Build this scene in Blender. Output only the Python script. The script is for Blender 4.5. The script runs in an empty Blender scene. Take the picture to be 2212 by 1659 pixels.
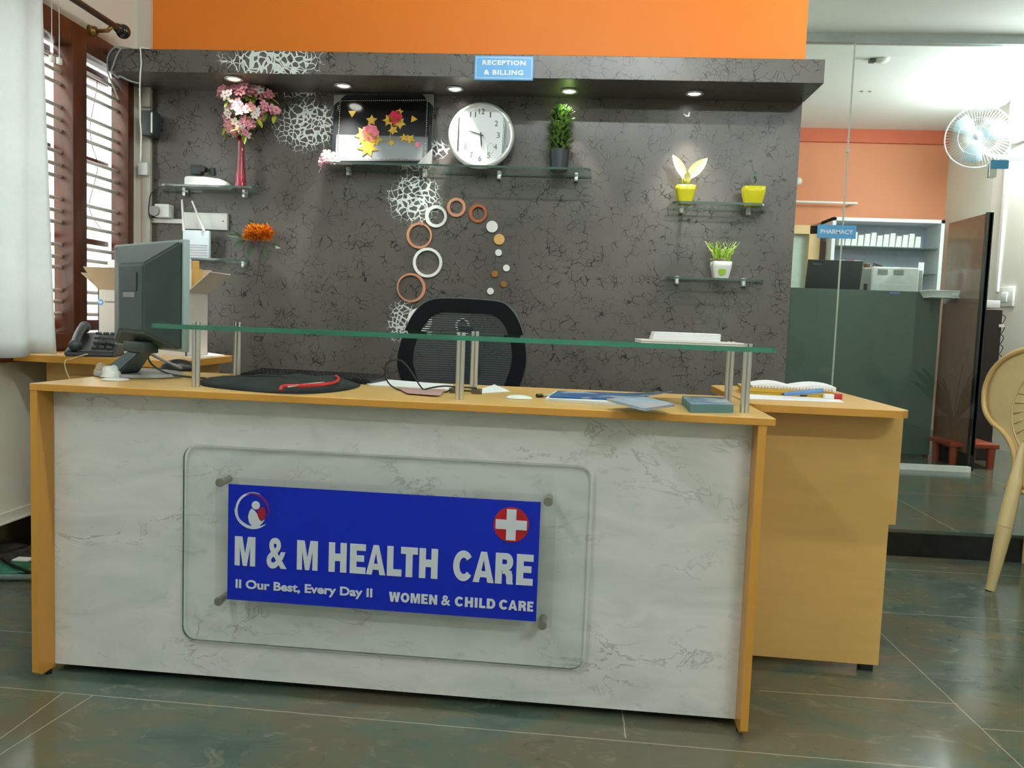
import bpy, bmesh, math, random
from mathutils import Vector, Matrix, noise
PI = math.pi
S = bpy.context.scene
C = S.collection
random.seed(7)

# ------------------------------------------------------------------ camera
F, YAW, PITCH, ROLL = 1768.24, 0.067646, 0.076448, 0.037609
CAM = Vector((1.34617, -1.96092, 0.97349))
cy, sy, cp, sp = math.cos(YAW), math.sin(YAW), math.cos(PITCH), math.sin(PITCH)
FWD = Vector((-sy*cp, cy*cp, -sp)); _r = Vector((cy, sy, 0)); _u = _r.cross(FWD)
RGT = math.cos(ROLL)*_r + math.sin(ROLL)*_u
UPV = -math.sin(ROLL)*_r + math.cos(ROLL)*_u
cd = bpy.data.cameras.new('camera'); cam = bpy.data.objects.new('camera', cd); C.objects.link(cam)
cd.sensor_width = 36; cd.lens = F/2212*36; cd.clip_start = 0.05
Mx = Matrix((RGT, UPV, -FWD)).transposed().to_4x4(); Mx.translation = CAM
cam.matrix_world = Mx; S.camera = cam

# ------------------------------------------------------------------ world, exposure
S.view_settings.view_transform = 'Standard'; S.view_settings.look = 'None'
S.view_settings.gamma = 1; S.view_settings.exposure = 0.0; S.view_settings.use_curve_mapping = False
w = bpy.data.worlds.new('world'); S.world = w; w.use_nodes = True
w.node_tree.nodes['Background'].inputs[0].default_value = (0.93, 0.97, 1.0, 1)
w.node_tree.nodes['Background'].inputs[1].default_value = 8.0

COOL = (0.93, 1.0, 0.985)
TUBES = []   # (centre, direction vector along tube, normal away from mount, strength)
TUBES.append((Vector((-.1, -1.8, 2.785)), Vector((0, 1, 0)), Vector((0, 0, -1)), 170))
TUBES.append((Vector((3.1, 1.2, 2.785)), Vector((0, 1, 0)), Vector((0, 0, -1)), 110))
TUBES.append((Vector((1.5, -.35, 2.785)), Vector((1, 0, 0)), Vector((0, 0, -1)), 210))
TUBES.append((Vector((2.9, -3.0, 2.785)), Vector((1, 0, 0)), Vector((0, 0, -1)), 260))
TUBES.append((Vector((4.665, 4.1, 2.50)), Vector((0, 1, 0)), Vector((-1, 0, 0)), 420))

# ------------------------------------------------------------------ pixel -> world helper (real planes of the place)
def at(x, y, X=None, Y=None, Z=None):
    d = FWD + RGT*((x-1106)/F) - UPV*((y-829.5)/F)
    if Y is not None: t = (Y-CAM.y)/d.y
    elif X is not None: t = (X-CAM.x)/d.x
    else: t = (Z-CAM.z)/d.z
    return CAM + d*t

# ------------------------------------------------------------------ materials
MATS = {}
class NT:
    def __init__(s, m): s.t = m.node_tree; s.n = s.t.nodes; s.l = s.t.links
    def add(s, typ, **kw):
        nd = s.n.new('ShaderNode'+typ)
        for k, v in kw.items():
            if k.startswith('i_'):
                key = k[2:]; key = int(key) if key.isdigit() else key.replace('_', ' ')
                s.set(nd.inputs[key], v)
            else: setattr(nd, k, v)
        return nd
    def set(s, inp, v):
        if isinstance(v, bpy.types.NodeSocket): s.l.new(v, inp)
        elif isinstance(v, bpy.types.Node): s.l.new(v.outputs[0], inp)
        else:
            if isinstance(v, tuple) and len(v) == 3 and inp.type == 'RGBA': v = (*v, 1)
            inp.default_value = v
    def math(s, op, a, b=0.0, c=None):
        nd = s.n.new('ShaderNodeMath'); nd.operation = op; s.set(nd.inputs[0], a); s.set(nd.inputs[1], b)
        if c is not None: s.set(nd.inputs[2], c)
        return nd.outputs[0]
    def ramp(s, fac, stops, interp='LINEAR'):
        nd = s.n.new('ShaderNodeValToRGB'); s.set(nd.inputs[0], fac); r = nd.color_ramp; r.interpolation = interp
        while len(r.elements) < len(stops): r.elements.new(0.5)
        for e, (p, c) in zip(r.elements, stops):
            e.position = p; e.color = (*c, 1) if len(c) == 3 else c
        return nd.outputs[0]
    def mix(s, fac, a, b, mode='MIX'):
        nd = s.n.new('ShaderNodeMix'); nd.data_type = 'RGBA'; nd.blend_type = mode
        s.set(nd.inputs[0], fac); s.set(nd.inputs[6], a); s.set(nd.inputs[7], b); return nd.outputs[2]
    def coord(s, scale=(1, 1, 1), loc=(0, 0, 0), rot=(0, 0, 0)):
        tc = s.n.new('ShaderNodeTexCoord'); mp = s.n.new('ShaderNodeMapping')
        mp.inputs[1].default_value = loc; mp.inputs[2].default_value = rot; mp.inputs[3].default_value = scale
        s.l.new(tc.outputs['Object'], mp.inputs[0]); return mp.outputs[0]
def srgb(r, g, b):
    f = lambda c: (c/255/12.92) if c/255 <= .04045 else ((c/255+.055)/1.055)**2.4
    return (f(r), f(g), f(b))
def mat(name, col=(.5, .5, .5), rough=.5, metal=0.0, var=0.06, scale=18, bump=0.0, emit=None, es=0, coat=0, spec=.5, sheen=0, alpha=1, sub=0, stretch=(1, 1, 1)):
    if name in MATS: return MATS[name]
    m = bpy.data.materials.new(name); m.use_nodes = True; N = NT(m); p = N.n['Principled BSDF']
    v = N.coord(stretch)
    nz = N.add('TexNoise', i_Vector=v, i_Scale=scale, i_Detail=4.0)
    lo = tuple(max(0, c*(1-var)) for c in col); hi = tuple(min(1, c*(1+var)) for c in col)
    N.set(p.inputs['Base Color'], N.ramp(nz.outputs[0], [(.3, lo), (.7, hi)]))
    p.inputs['Roughness'].default_value = rough; p.inputs['Metallic'].default_value = metal
    p.inputs['Coat Weight'].default_value = coat; p.inputs['Specular IOR Level'].default_value = spec
    if sheen: p.inputs['Sheen Weight'].default_value = sheen
    if alpha < 1: p.inputs['Alpha'].default_value = alpha
    if bump:
        b = N.add('Bump', i_Strength=bump, i_Distance=.01, i_Height=nz.outputs[0]); N.set(p.inputs['Normal'], b.outputs[0])
    if emit:
        p.inputs['Emission Color'].default_value = (*emit, 1); p.inputs['Emission Strength'].default_value = es
    MATS[name] = m; return m
def glassmat(name, tint, refl=1.0, rough=0.0, ior=1.5):
    m = bpy.data.materials.new(name); m.use_nodes = True; N = NT(m)
    N.n.remove(N.n['Principled BSDF']); out = N.n['Material Output']
    tr = N.add('BsdfTransparent', i_Color=tint); gl = N.add('BsdfGlossy', i_Color=(refl, refl, refl), i_Roughness=rough)
    fr = N.add('Fresnel', i_IOR=ior)
    bf = N.add('NewGeometry'); mx = N.add('MixShader', i_0=N.math('MULTIPLY', fr.outputs[0], N.math('SUBTRACT', 1.0, bf.outputs['Backfacing']))); N.l.new(tr.outputs[0], mx.inputs[1]); N.l.new(gl.outputs[0], mx.inputs[2])
    N.l.new(mx.outputs[0], out.inputs[0]); MATS[name] = m; return m

wood = mat('tan_laminate', srgb(222, 178, 104), .34, var=.035, scale=5, stretch=(1, 1, 6))
woodedge = mat('ochre_edge_band', srgb(204, 146, 60), .32, var=.03, scale=9)
brown = mat('varnished_brown_wood', srgb(82, 40, 18), .42, var=.3, scale=6, stretch=(6, 6, 1), coat=.1)
white_paint = mat('white_wall_paint', srgb(226, 226, 214), .6, var=.012, scale=3)
beige_paint = mat('beige_wall_paint', srgb(214, 203, 188), .6, var=.012, scale=3)
ceil_paint = mat('ceiling_paint', srgb(228, 229, 226), .7, var=.01, scale=3)
orange_paint = mat('orange_wall_paint', srgb(243, 132, 28), .55, var=.012, scale=3)
salmon_paint = mat('terracotta_wall_paint', srgb(208, 130, 90), .6, var=.015, scale=3)
black_gran = mat('black_granite', srgb(22, 22, 20), .22, var=.7, scale=26)
steel = mat('brushed_steel', srgb(212, 208, 202), .33, .88, var=.05, scale=60, stretch=(1, 1, .1))
chrome = mat('chrome', srgb(215, 215, 212), .12, 1.0, var=.02)
silver = mat('satin_silver', srgb(205, 208, 206), .3, .85, var=.03)
black_pl = mat('black_plastic', srgb(24, 26, 28), .4, var=.1)
dark_pl = mat('dark_grey_plastic', srgb(52, 62, 62), .42, var=.08)
teal_pl = mat('grey_green_plastic', srgb(50, 64, 62), .42, var=.05)
white_pl = mat('white_plastic', srgb(232, 234, 230), .35, var=.015)
grey_pl = mat('grey_plastic', srgb(150, 150, 146), .4, var=.03)
paper = mat('white_paper', srgb(238, 239, 240), .7, var=.015, scale=8)
card = mat('white_carton', srgb(214, 206, 196), .7, var=.04, scale=8)
kraft = mat('brown_carton', srgb(196, 172, 140), .75, var=.05, scale=10)
pane = glassmat('clear_glass', (.93, .965, .95))
pane_green = glassmat('green_tint_glass', (.93, .965, .95))
desk_glass = glassmat('shelf_glass', (.90, .96, .935))
edge_green = mat('green_glass_edge', srgb(22, 112, 84), .12, var=.35, scale=4, coat=.6, spec=.8)
edge_pale = mat('pale_glass_edge', srgb(66, 92, 82), .12, var=.2, scale=6, coat=.6)
glass_dark = mat('dark_counter_glass', srgb(80, 100, 90), .1, var=.05, coat=.5)

def crackle(name, base, patches):
    m = bpy.data.materials.new(name); m.use_nodes = True; N = NT(m); p = N.n['Principled BSDF']
    v = N.coord()
    geo = N.add('NewGeometry')
    pos = geo.outputs['Position']
    warp = N.add('TexNoise', i_Vector=pos, i_Scale=9.0, i_Detail=3.0)
    wv = N.add('VectorMath', operation='MULTIPLY_ADD'); N.set(wv.inputs[0], warp.outputs[1]); wv.inputs[1].default_value = (.09,)*3; N.set(wv.inputs[2], pos)
    vo = N.add('TexVoronoi', feature='DISTANCE_TO_EDGE', i_Vector=wv.outputs[0], i_Scale=23.0)
    n2 = N.add('TexNoise', i_Vector=pos, i_Scale=14.0, i_Detail=4.0)
    th = N.math('MULTIPLY', N.math('SUBTRACT', n2.outputs[0], .43), .17)
    crack = N.math('MULTIPLY', N.math('LESS_THAN', vo.outputs[0], th), 1.0)
    vo3 = N.add('TexVoronoi', feature='DISTANCE_TO_EDGE', i_Vector=wv.outputs[0], i_Scale=50.0)
    n3 = N.add('TexNoise', i_Vector=pos, i_Scale=7.0, i_Detail=2.0)
    th3 = N.math('MULTIPLY', N.math('SUBTRACT', n3.outputs[0], .52), .2)
    crack3 = N.math('LESS_THAN', vo3.outputs[0], th3)
    crack = N.math('MAXIMUM', crack, crack3)
    big = N.add('TexNoise', i_Vector=pos, i_Scale=2.6, i_Detail=6.0)
    bc = N.ramp(big.outputs[0], [(.3, tuple(c*.8 for c in base)), (.7, tuple(c*1.22 for c in base))])
    col = N.mix(crack, bc, tuple(c*.13 for c in base))
    # lamp glints on the cracks, painted in as bright silver lines
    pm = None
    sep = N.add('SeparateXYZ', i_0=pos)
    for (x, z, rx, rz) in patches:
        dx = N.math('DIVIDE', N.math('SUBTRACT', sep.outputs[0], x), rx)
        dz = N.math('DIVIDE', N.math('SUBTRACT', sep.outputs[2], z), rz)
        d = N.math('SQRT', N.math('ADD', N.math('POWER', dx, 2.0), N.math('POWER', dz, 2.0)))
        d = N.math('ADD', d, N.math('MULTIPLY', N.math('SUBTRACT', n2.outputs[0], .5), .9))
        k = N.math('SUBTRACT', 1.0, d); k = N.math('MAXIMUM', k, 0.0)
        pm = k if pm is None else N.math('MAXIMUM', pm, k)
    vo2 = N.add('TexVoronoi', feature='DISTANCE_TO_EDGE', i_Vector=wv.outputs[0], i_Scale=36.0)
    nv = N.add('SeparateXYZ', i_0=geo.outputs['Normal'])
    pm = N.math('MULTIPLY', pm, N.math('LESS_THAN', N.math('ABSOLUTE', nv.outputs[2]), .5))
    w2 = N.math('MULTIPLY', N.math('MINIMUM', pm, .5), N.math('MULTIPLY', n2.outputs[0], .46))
    glint = N.math('LESS_THAN', vo2.outputs[0], w2)
    col = N.mix(glint, col, srgb(232, 238, 238))
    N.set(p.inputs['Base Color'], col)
    N.set(p.inputs['Metallic'], N.math('MULTIPLY', glint, .35))
    rg = N.add('TexNoise', i_Vector=pos, i_Scale=1.7, i_Detail=3.0)
    N.set(p.inputs['Roughness'], N.math('ADD', N.math('MULTIPLY', rg.outputs[0], .2), .22))
    b = N.add('Bump', i_Strength=.25, i_Distance=.003, i_Height=N.math('SUBTRACT', n2.outputs[0], crack)); N.set(p.inputs['Normal'], b.outputs[0])
    MATS[name] = m; return m
def pz(x, y, rx, ry, Y=2.0):
    c = at(x, y, Y=Y); d = (Y-CAM.y)/F; return (c.x, c.z, rx*d, ry*d)
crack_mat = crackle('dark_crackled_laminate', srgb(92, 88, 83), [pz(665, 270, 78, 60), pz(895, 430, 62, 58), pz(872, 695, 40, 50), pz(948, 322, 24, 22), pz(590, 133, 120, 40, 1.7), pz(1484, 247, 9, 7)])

def marble_mat():
    m = bpy.data.materials.new('white_marble_laminate'); m.use_nodes = True; N = NT(m); p = N.n['Principled BSDF']
    v = N.coord((1.5, 1.5, 3.2), rot=(0, .3, 0))
    n1 = N.add('TexNoise', i_Vector=v, i_Scale=4.2, i_Detail=9.0, i_Roughness=.62, i_Distortion=.8)
    a = N.math('ABSOLUTE', N.math('SUBTRACT', n1.outputs[0], .5))
    msk = N.add('TexNoise', i_Vector=v, i_Scale=2.4, i_Detail=3.0)
    vein = N.math('MULTIPLY', N.ramp(a, [(.0, (1, 1, 1)), (.018, (0, 0, 0))]), N.ramp(msk.outputs[0], [(.5, (0, 0, 0)), (.66, (1, 1, 1))]))
    n2 = N.add('TexNoise', i_Vector=v, i_Scale=2.2, i_Detail=7.0, i_Distortion=1.2)
    base = N.ramp(n2.outputs[0], [(.3, srgb(208, 210, 207)), (.55, srgb(228, 227, 224)), (.75, srgb(219, 214, 211))])
    sm = N.add('TexNoise', i_Vector=v, i_Scale=6.0, i_Detail=6.0, i_Distortion=2.0)
    smk = N.ramp(sm.outputs[0], [(.62, (0, 0, 0)), (.75, (.35, .35, .35))])
    c = N.mix(smk, base, srgb(160, 168, 164)); c = N.mix(N.math('MULTIPLY', vein, .6), c, srgb(128, 120, 116))
    N.set(p.inputs['Base Color'], c); p.inputs['Roughness'].default_value = .16; p.inputs['Coat Weight'].default_value = .2
    return m
marble = marble_mat()

def floor_mat():
    m = bpy.data.materials.new('polished_green_slate'); m.use_nodes = True; N = NT(m); p = N.n['Principled BSDF']
    geo = N.add('NewGeometry'); pos = geo.outputs['Position']
    mp = N.add('Mapping', i_Vector=pos); mp.inputs[3].default_value = (1, 1.7, 1)
    n1 = N.add('TexNoise', i_Vector=mp.outputs[0], i_Scale=1.9, i_Detail=8.0, i_Roughness=.6, i_Distortion=.6)
    n2 = N.add('TexNoise', i_Vector=mp.outputs[0], i_Scale=7.0, i_Detail=9.0, i_Roughness=.7, i_Distortion=1.5)
    c1 = N.ramp(n1.outputs[0], [(.3, srgb(50, 66, 60)), (.45, srgb(78, 94, 82)), (.55, srgb(94, 94, 74)), (.66, srgb(98, 88, 72)), (.78, srgb(64, 84, 80))])
    sp_ = N.ramp(n2.outputs[0], [(.56, (0, 0, 0)), (.72, (.75, .75, .75))])
    c = N.mix(sp_, c1, srgb(124, 122, 104))
    dk = N.ramp(n2.outputs[0], [(.28, (.6, .6, .6)), (.42, (0, 0, 0))]); c = N.mix(dk, c, srgb(38, 44, 40))
    sep = N.add('SeparateXYZ', i_0=pos); X, Y = sep.outputs[0], sep.outputs[1]
    wob = N.math('MULTIPLY', N.math('SUBTRACT', n2.outputs[0], .5), .006)
    line = None
    # (axis, value at 0, slope, from, to)
    segs = [('y', -.045, -.03, -1.2, 6), ('x', .115, .0, -6, -.05), ('x', .20, .12, -6, -.05), ('x', 1.52, 0, -.075, 1), ('x', 2.42, -.02, -6, 5),
            ('y', .235, 0, 1.9, 2.42), ('y', .944, 0, 2.42, 6), ('y', .30, 0, -1.2, 0), ('y', 1.5, 0, 2.42, 6), ('y', .1, 0, 2.42, 6), ('x', 3.3, 0, .1, .94), ('y', -1.0, 0, -1.2, 6), ('x', 3.1, 0, 1.73, 3.2), ('y', 2.6, 0, 2.3, 6), ('x', 3.95, 0, 2.6, 6)]
    for ax, v0, sl, a, b in segs:
        P_, Q_ = (Y, X) if ax == 'y' else (X, Y)
        d = N.math('ABSOLUTE', N.math('ADD', N.math('SUBTRACT', N.math('SUBTRACT', P_, v0), N.math('MULTIPLY', Q_, sl)), wob))
        k = N.math('LESS_THAN', d, .0016)
        k = N.math('MULTIPLY', k, N.math('MULTIPLY', N.math('GREATER_THAN', Q_, a), N.math('LESS_THAN', Q_, b)))
        line = k if line is None else N.math('MAXIMUM', line, k)
    c = N.mix(N.math('MULTIPLY', line, .7), c, srgb(178, 170, 150))
    N.set(p.inputs['Base Color'], c)
    N.set(p.inputs['Roughness'], N.math('ADD', N.math('MULTIPLY', n2.outputs[0], .16), .07))
    b = N.add('Bump', i_Strength=.12, i_Distance=.004, i_Height=n1.outputs[0]); N.set(p.inputs['Normal'], b.outputs[0])
    return m
floor_m = floor_mat()

# ------------------------------------------------------------------ mesh builder
class G:
    def __init__(s, M=None): s.bm = bmesh.new(); s.M = M or Matrix.Identity(4); s.mi = 0
    def v(s, co): return s.bm.verts.new(s.M @ Vector(co))
    def f(s, vs):
        try: fc = s.bm.faces.new(vs); fc.material_index = s.mi; return fc
        except ValueError: return None
    def merge(s, other, M=None):
        me = bpy.data.meshes.new('tmp'); other.to_mesh(me)
        me.transform(s.M @ (M or Matrix.Identity(4)))
        n0 = len(s.bm.faces); s.bm.from_mesh(me); s.bm.faces.ensure_lookup_table()
        for fc in s.bm.faces[n0:]: fc.material_index = s.mi
        bpy.data.meshes.remove(me); other.free()
    def box(s, lo, hi, bev=0, seg=2, M=None):
        b = bmesh.new(); bmesh.ops.create_cube(b, size=1)
        lo, hi = Vector(lo), Vector(hi)
        for vv in b.verts: vv.co = Vector([(lo[i]+hi[i])/2 + vv.co[i]*(hi[i]-lo[i]) for i in range(3)])
        if bev: bmesh.ops.bevel(b, geom=b.edges[:], offset=bev, segments=seg, affect='EDGES', profile=.5)
        s.merge(b, M); return s
    def hexa(s, p):   # 8 points, bottom 4 then top 4
        vs = [s.v(q) for q in p]
        for a in ((0, 3, 2, 1), (4, 5, 6, 7), (0, 1, 5, 4), (1, 2, 6, 5), (2, 3, 7, 6), (3, 0, 4, 7)): s.f([vs[i] for i in a])
        return s
    def quad(s, pts): s.f([s.v(p) for p in pts]); return s
    def cyl(s, p0, p1, r0, r1=None, seg=20, cap=True):
        r1 = r0 if r1 is None else r1; p0, p1 = Vector(p0), Vector(p1); d = (p1-p0).normalized()
        a = d.orthogonal().normalized(); b = d.cross(a)
        A = [s.v(p0+(a*math.cos(t)+b*math.sin(t))*r0) for t in [2*PI*i/seg for i in range(seg)]]
        B = [s.v(p1+(a*math.cos(t)+b*math.sin(t))*r1) for t in [2*PI*i/seg for i in range(seg)]]
        for i in range(seg): s.f([A[i], A[(i+1) % seg], B[(i+1) % seg], B[i]])
        if cap: s.f(A[::-1]); s.f(B)
        return s
    def tube(s, pts, r, seg=8, rs=None):
        pts = [Vector(p) for p in pts]; prev = None; rings = []
        a = None
        for i, p in enumerate(pts):
            d = (pts[min(i+1, len(pts)-1)]-pts[max(i-1, 0)]).normalized()
            if a is None: a = d.orthogonal().normalized()
            a = (a-d*a.dot(d)).normalized(); b = d.cross(a); rr = rs[i] if rs else r
            rings.append([s.v(p+(a*math.cos(2*PI*k/seg)+b*math.sin(2*PI*k/seg))*rr) for k in range(seg)])
        for A, B in zip(rings, rings[1:]):
            for k in range(seg): s.f([A[k], A[(k+1) % seg], B[(k+1) % seg], B[k]])
        s.f(rings[0][::-1]); s.f(rings[-1]); return s
    def lathe(s, prof, c=(0, 0, 0), seg=32, sq=0, M=None):
        c = Vector(c); rings = []
        for r, z in prof:
            ring = []
            for k in range(seg):
                t = 2*PI*k/seg; x, y = math.cos(t), math.sin(t)
                if sq:
                    n = 1/((abs(x)**sq+abs(y)**sq)**(1/sq)); x *= n; y *= n
                co = Vector((x*r, y*r, z))
                if M: co = M @ co
                ring.append(s.v(c+co))
            rings.append(ring)
        for A, B in zip(rings, rings[1:]):
            for k in range(seg): s.f([A[k], A[(k+1) % seg], B[(k+1) % seg], B[k]])
        if prof[0][0] > 1e-6: s.f(rings[0][::-1])
        if prof[-1][0] > 1e-6: s.f(rings[-1])
        return s
    def prism(s, pts, ext):   # polygon of 3-d points extruded by vector ext
        ext = Vector(ext); A = [s.v(p) for p in pts]; B = [s.v(Vector(p)+ext) for p in pts]; n = len(pts)
        s.f(A[::-1]); s.f(B)
        for i in range(n): s.f([A[i], A[(i+1) % n], B[(i+1) % n], B[i]])
        return s
    def ball(s, c, r, sc=(1, 1, 1), M=None, u=16, v_=10):
        b = bmesh.new(); bmesh.ops.create_uvsphere(b, u_segments=u, v_segments=v_, radius=r)
        for q in b.verts: q.co = Vector((q.co.x*sc[0], q.co.y*sc[1], q.co.z*sc[2]))
        T = Matrix.Translation(Vector(c)) @ (M or Matrix.Identity(4)); s.merge(b, T); return s
    def ring(s, c, R, r, d, seg=48, ecc=(0, 0)):  # flat ring in XZ plane, depth d toward -Y
        c = Vector(c); L = []
        for rad, y, e in ((R, 0, (0, 0)), (R, -d, (0, 0)), (r, -d, ecc), (r, 0, ecc)):
            L.append([s.v(c+Vector((math.cos(2*PI*k/seg)*rad+e[0], y, math.sin(2*PI*k/seg)*rad+e[1]))) for k in range(seg)])
        for i in range(4):
            A, B = L[i], L[(i+1) % 4]
            for k in range(seg): s.f([A[k], A[(k+1) % seg], B[(k+1) % seg], B[k]])
        return s
    def bounds(s):
        xs = [v.co for v in s.bm.verts]
        lo = Vector([min(p[i] for p in xs) for i in range(3)]); hi = Vector([max(p[i] for p in xs) for i in range(3)]); return lo, hi
WM = {}
def obj(name, g, m, parent=None, smooth=False, sub=0, label=None, solid=0):
    bm = g.bm; bmesh.ops.recalc_face_normals(bm, faces=bm.faces[:])
    if parent is not None: Mi = WM[parent.name].inverted()
    else:
        lo, hi = g.bounds(); base = Vector(((lo.x+hi.x)/2, (lo.y+hi.y)/2, lo.z)); Mi = Matrix.Translation(-base)
    bm.transform(Mi)
    me = bpy.data.meshes.new(name); bm.to_mesh(me); bm.free()
    for mm in (m if isinstance(m, (list, tuple)) else [m]): me.materials.append(mm)
    if smooth:
        for p in me.polygons: p.use_smooth = True
        if smooth == 'auto':
            try: me.set_sharp_from_angle(angle=math.radians(35))
            except Exception: pass
    o = bpy.data.objects.new(name, me); C.objects.link(o)
    if parent is not None: o.parent = parent; WM[o.name] = WM[parent.name].copy()
    else: o.location = base; WM[o.name] = Matrix.Translation(base)
    if solid:
        md = o.modifiers.new('solid', 'SOLIDIFY'); md.thickness = solid; md.offset = 0
    if sub:
        md = o.modifiers.new('sub', 'SUBSURF'); md.levels = sub; md.render_levels = sub
    if label: o['label'] = label
    return o
def tag(o, label, cat, group=None, kind=None):
    o['label'] = label; o['category'] = cat
    if group: o['group'] = group
    if kind: o['kind'] = kind
    return o
def thing(name, label, cat, loc, rz=0, group=None):
    o = bpy.data.objects.new(name, None); o.empty_display_size = .05; C.objects.link(o)
    o.location = loc; o.rotation_euler = (0, 0, rz)
    WM[o.name] = Matrix.Translation(Vector(loc)) @ Matrix.Rotation(rz, 4, 'Z')
    return tag(o, label, cat, group)
def struct(name, g, m, parent=None, smooth=False):
    o = obj(name, g, m, parent, smooth); o['kind'] = 'structure'; return o
def rrect(w, h, r, seg=6):   # centred rounded rectangle, 2-d points
    P = []
    for cx_, cz_, a0 in ((w/2-r, h/2-r, 0), (-w/2+r, h/2-r, PI/2), (-w/2+r, -h/2+r, PI), (w/2-r, -h/2+r, 1.5*PI)):
        for k in range(seg+1): a = a0+PI/2*k/seg; P.append((cx_+r*math.cos(a), cz_+r*math.sin(a)))
    return P
def text_g(txt, x0, x1, z0, z1, y, M=None, depth=.001, bold=.02, spacing=1.0, line=1.0):
    """letters standing in the XZ plane facing -Y, fitted to the box"""
    cu = bpy.data.curves.new('t', 'FONT'); cu.body = txt; cu.size = 1; cu.extrude = 0; cu.offset = bold; cu.resolution_u = 4
    cu.space_character = spacing; cu.align_x = 'CENTER'; cu.space_line = line
    o = bpy.data.objects.new('t', cu); C.objects.link(o); bpy.context.view_layer.update()
    me = bpy.data.meshes.new_from_object(o, depsgraph=bpy.context.evaluated_depsgraph_get())
    bpy.data.objects.remove(o); bpy.data.curves.remove(cu)
    xs = [v.co.x for v in me.vertices]; ys = [v.co.y for v in me.vertices]
    ax, bx, ay, by = min(xs), max(xs), min(ys), max(ys)
    g = G(M); b = bmesh.new(); b.from_mesh(me); bpy.data.meshes.remove(me)
    for v in b.verts:
        v.co = Vector((x0+(v.co.x-ax)/(bx-ax)*(x1-x0), y, z0+(v.co.y-ay)/(by-ay)*(z1-z0)))
    r = bmesh.ops.extrude_face_region(b, geom=b.faces[:])
    for fc in b.faces: fc.smooth = False
    for v in [e for e in r['geom'] if isinstance(e, bmesh.types.BMVert)]: v.co.y -= depth
    g.merge(b); return g
def bez(p0, p1, p2, p3, n=14):
    p0, p1, p2, p3 = map(Vector, (p0, p1, p2, p3))
    return [(1-t)**3*p0+3*(1-t)**2*t*p1+3*(1-t)*t*t*p2+t**3*p3 for t in [i/n for i in range(n+1)]]
def smoothpath(pts, n=8):
    P = [Vector(p) for p in pts]; out = []
    for i in range(len(P)-1):
        a, b, c, d = P[max(i-1, 0)], P[i], P[i+1], P[min(i+2, len(P)-1)]
        for k in range(n):
            t = k/n; out.append(.5*((2*b)+(c-a)*t+(2*a-5*b+4*c-d)*t*t+(3*b-a-3*c+d)*t**3))
    out.append(P[-1]); return out

# ================================================================== SETTING
CEIL = 2.84
g = G(); g.box((-3.0, -4.3, -.05), (5.2, 1.735, 0)); g.box((-3, 1.735, -.05), (2.3, 6, 0)); struct('floor', g, floor_m)
g = G(); g.box((2.3, 1.73, -.05), (5.2, 6.0, .118)); struct('floor_raised', g, floor_m)
g = G(); g.box((2.3, 1.718, 0), (5.2, 1.73, .104), 0); struct('trim_1', g, black_gran)
g = G(); g.box((-.8, -4.3, CEIL), (5.2, 6.0, CEIL+.1)); struct('ceiling', g, ceil_paint)
# left wall with the window opening
def wx(x, y): return at(x, y, X=-.8)
WY0, WY1 = wx(8, 400).y-.9, wx(283, 250).y      # opening along Y
WZ0, WZ1 = wx(150, 757).z+.0, wx(237, 97).z
WTOP = WZ1
g = G()
g.box((-.87, -4.3, 0), (-.8, WY0, CEIL)); g.box((-.87, WY1, 0), (-.8, 2.0, CEIL))
g.box((-.87, WY0, 0), (-.8, WY1, WZ0)); g.box((-.87, WY0, WTOP), (-.8, WY1, CEIL))
struct('wall_left', g, [white_paint])
g = G(); g.box((-.80, -4.28, 0), (-.783, 1.98, .125)); struct('baseboard_left', g, black_gran)
g = G(); g.box((-.80, -4.28, .125), (-.778, 1.98, .131)); g.box((-.8, -4.28, .131), (-.788, 1.98, .165)); struct('trim_2', g, white_paint)
# rear feature wall
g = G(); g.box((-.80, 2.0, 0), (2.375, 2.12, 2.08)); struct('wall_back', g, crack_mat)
g = G(); g.box((-.80, 2.0, 2.08), (2.375, 2.12, CEIL)); struct('wall_back_upper', g, orange_paint)
g = G(); g.box((-.8, 1.975, .0), (-.735, 1.999, CEIL)); struct('trim_3', g, beige_paint)
g = G(); g.box((2.25, 2.12, .118), (2.375, 6, CEIL)); struct('wall_passage', g, white_paint)
g = G(); g.box((-.95, -4.42, 0), (5.3, -4.3, CEIL)); struct('wall_front', g, white_paint)
g = G(); g.box((5.2, -4.3, 0), (5.32, 3.44, CEIL)); struct('wall_right', g, white_paint)
# pharmacy room
g = G(); g.box((2.2, 5.9, 0), (5.3, 6.02, CEIL)); struct('wall_pharmacy_back', g, [salmon_paint])
g = G(); g.box((4.73, 3.50, .118), (5.2, 5.9, CEIL)); struct('wall_pharmacy_right', g, white_paint)
g = G(); g.box((2.3, 5.86, 2.72), (4.70, 5.9, CEIL)); struct('trim_4', g, mat('rust_band_paint', srgb(190, 88, 52), .6))
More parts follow.
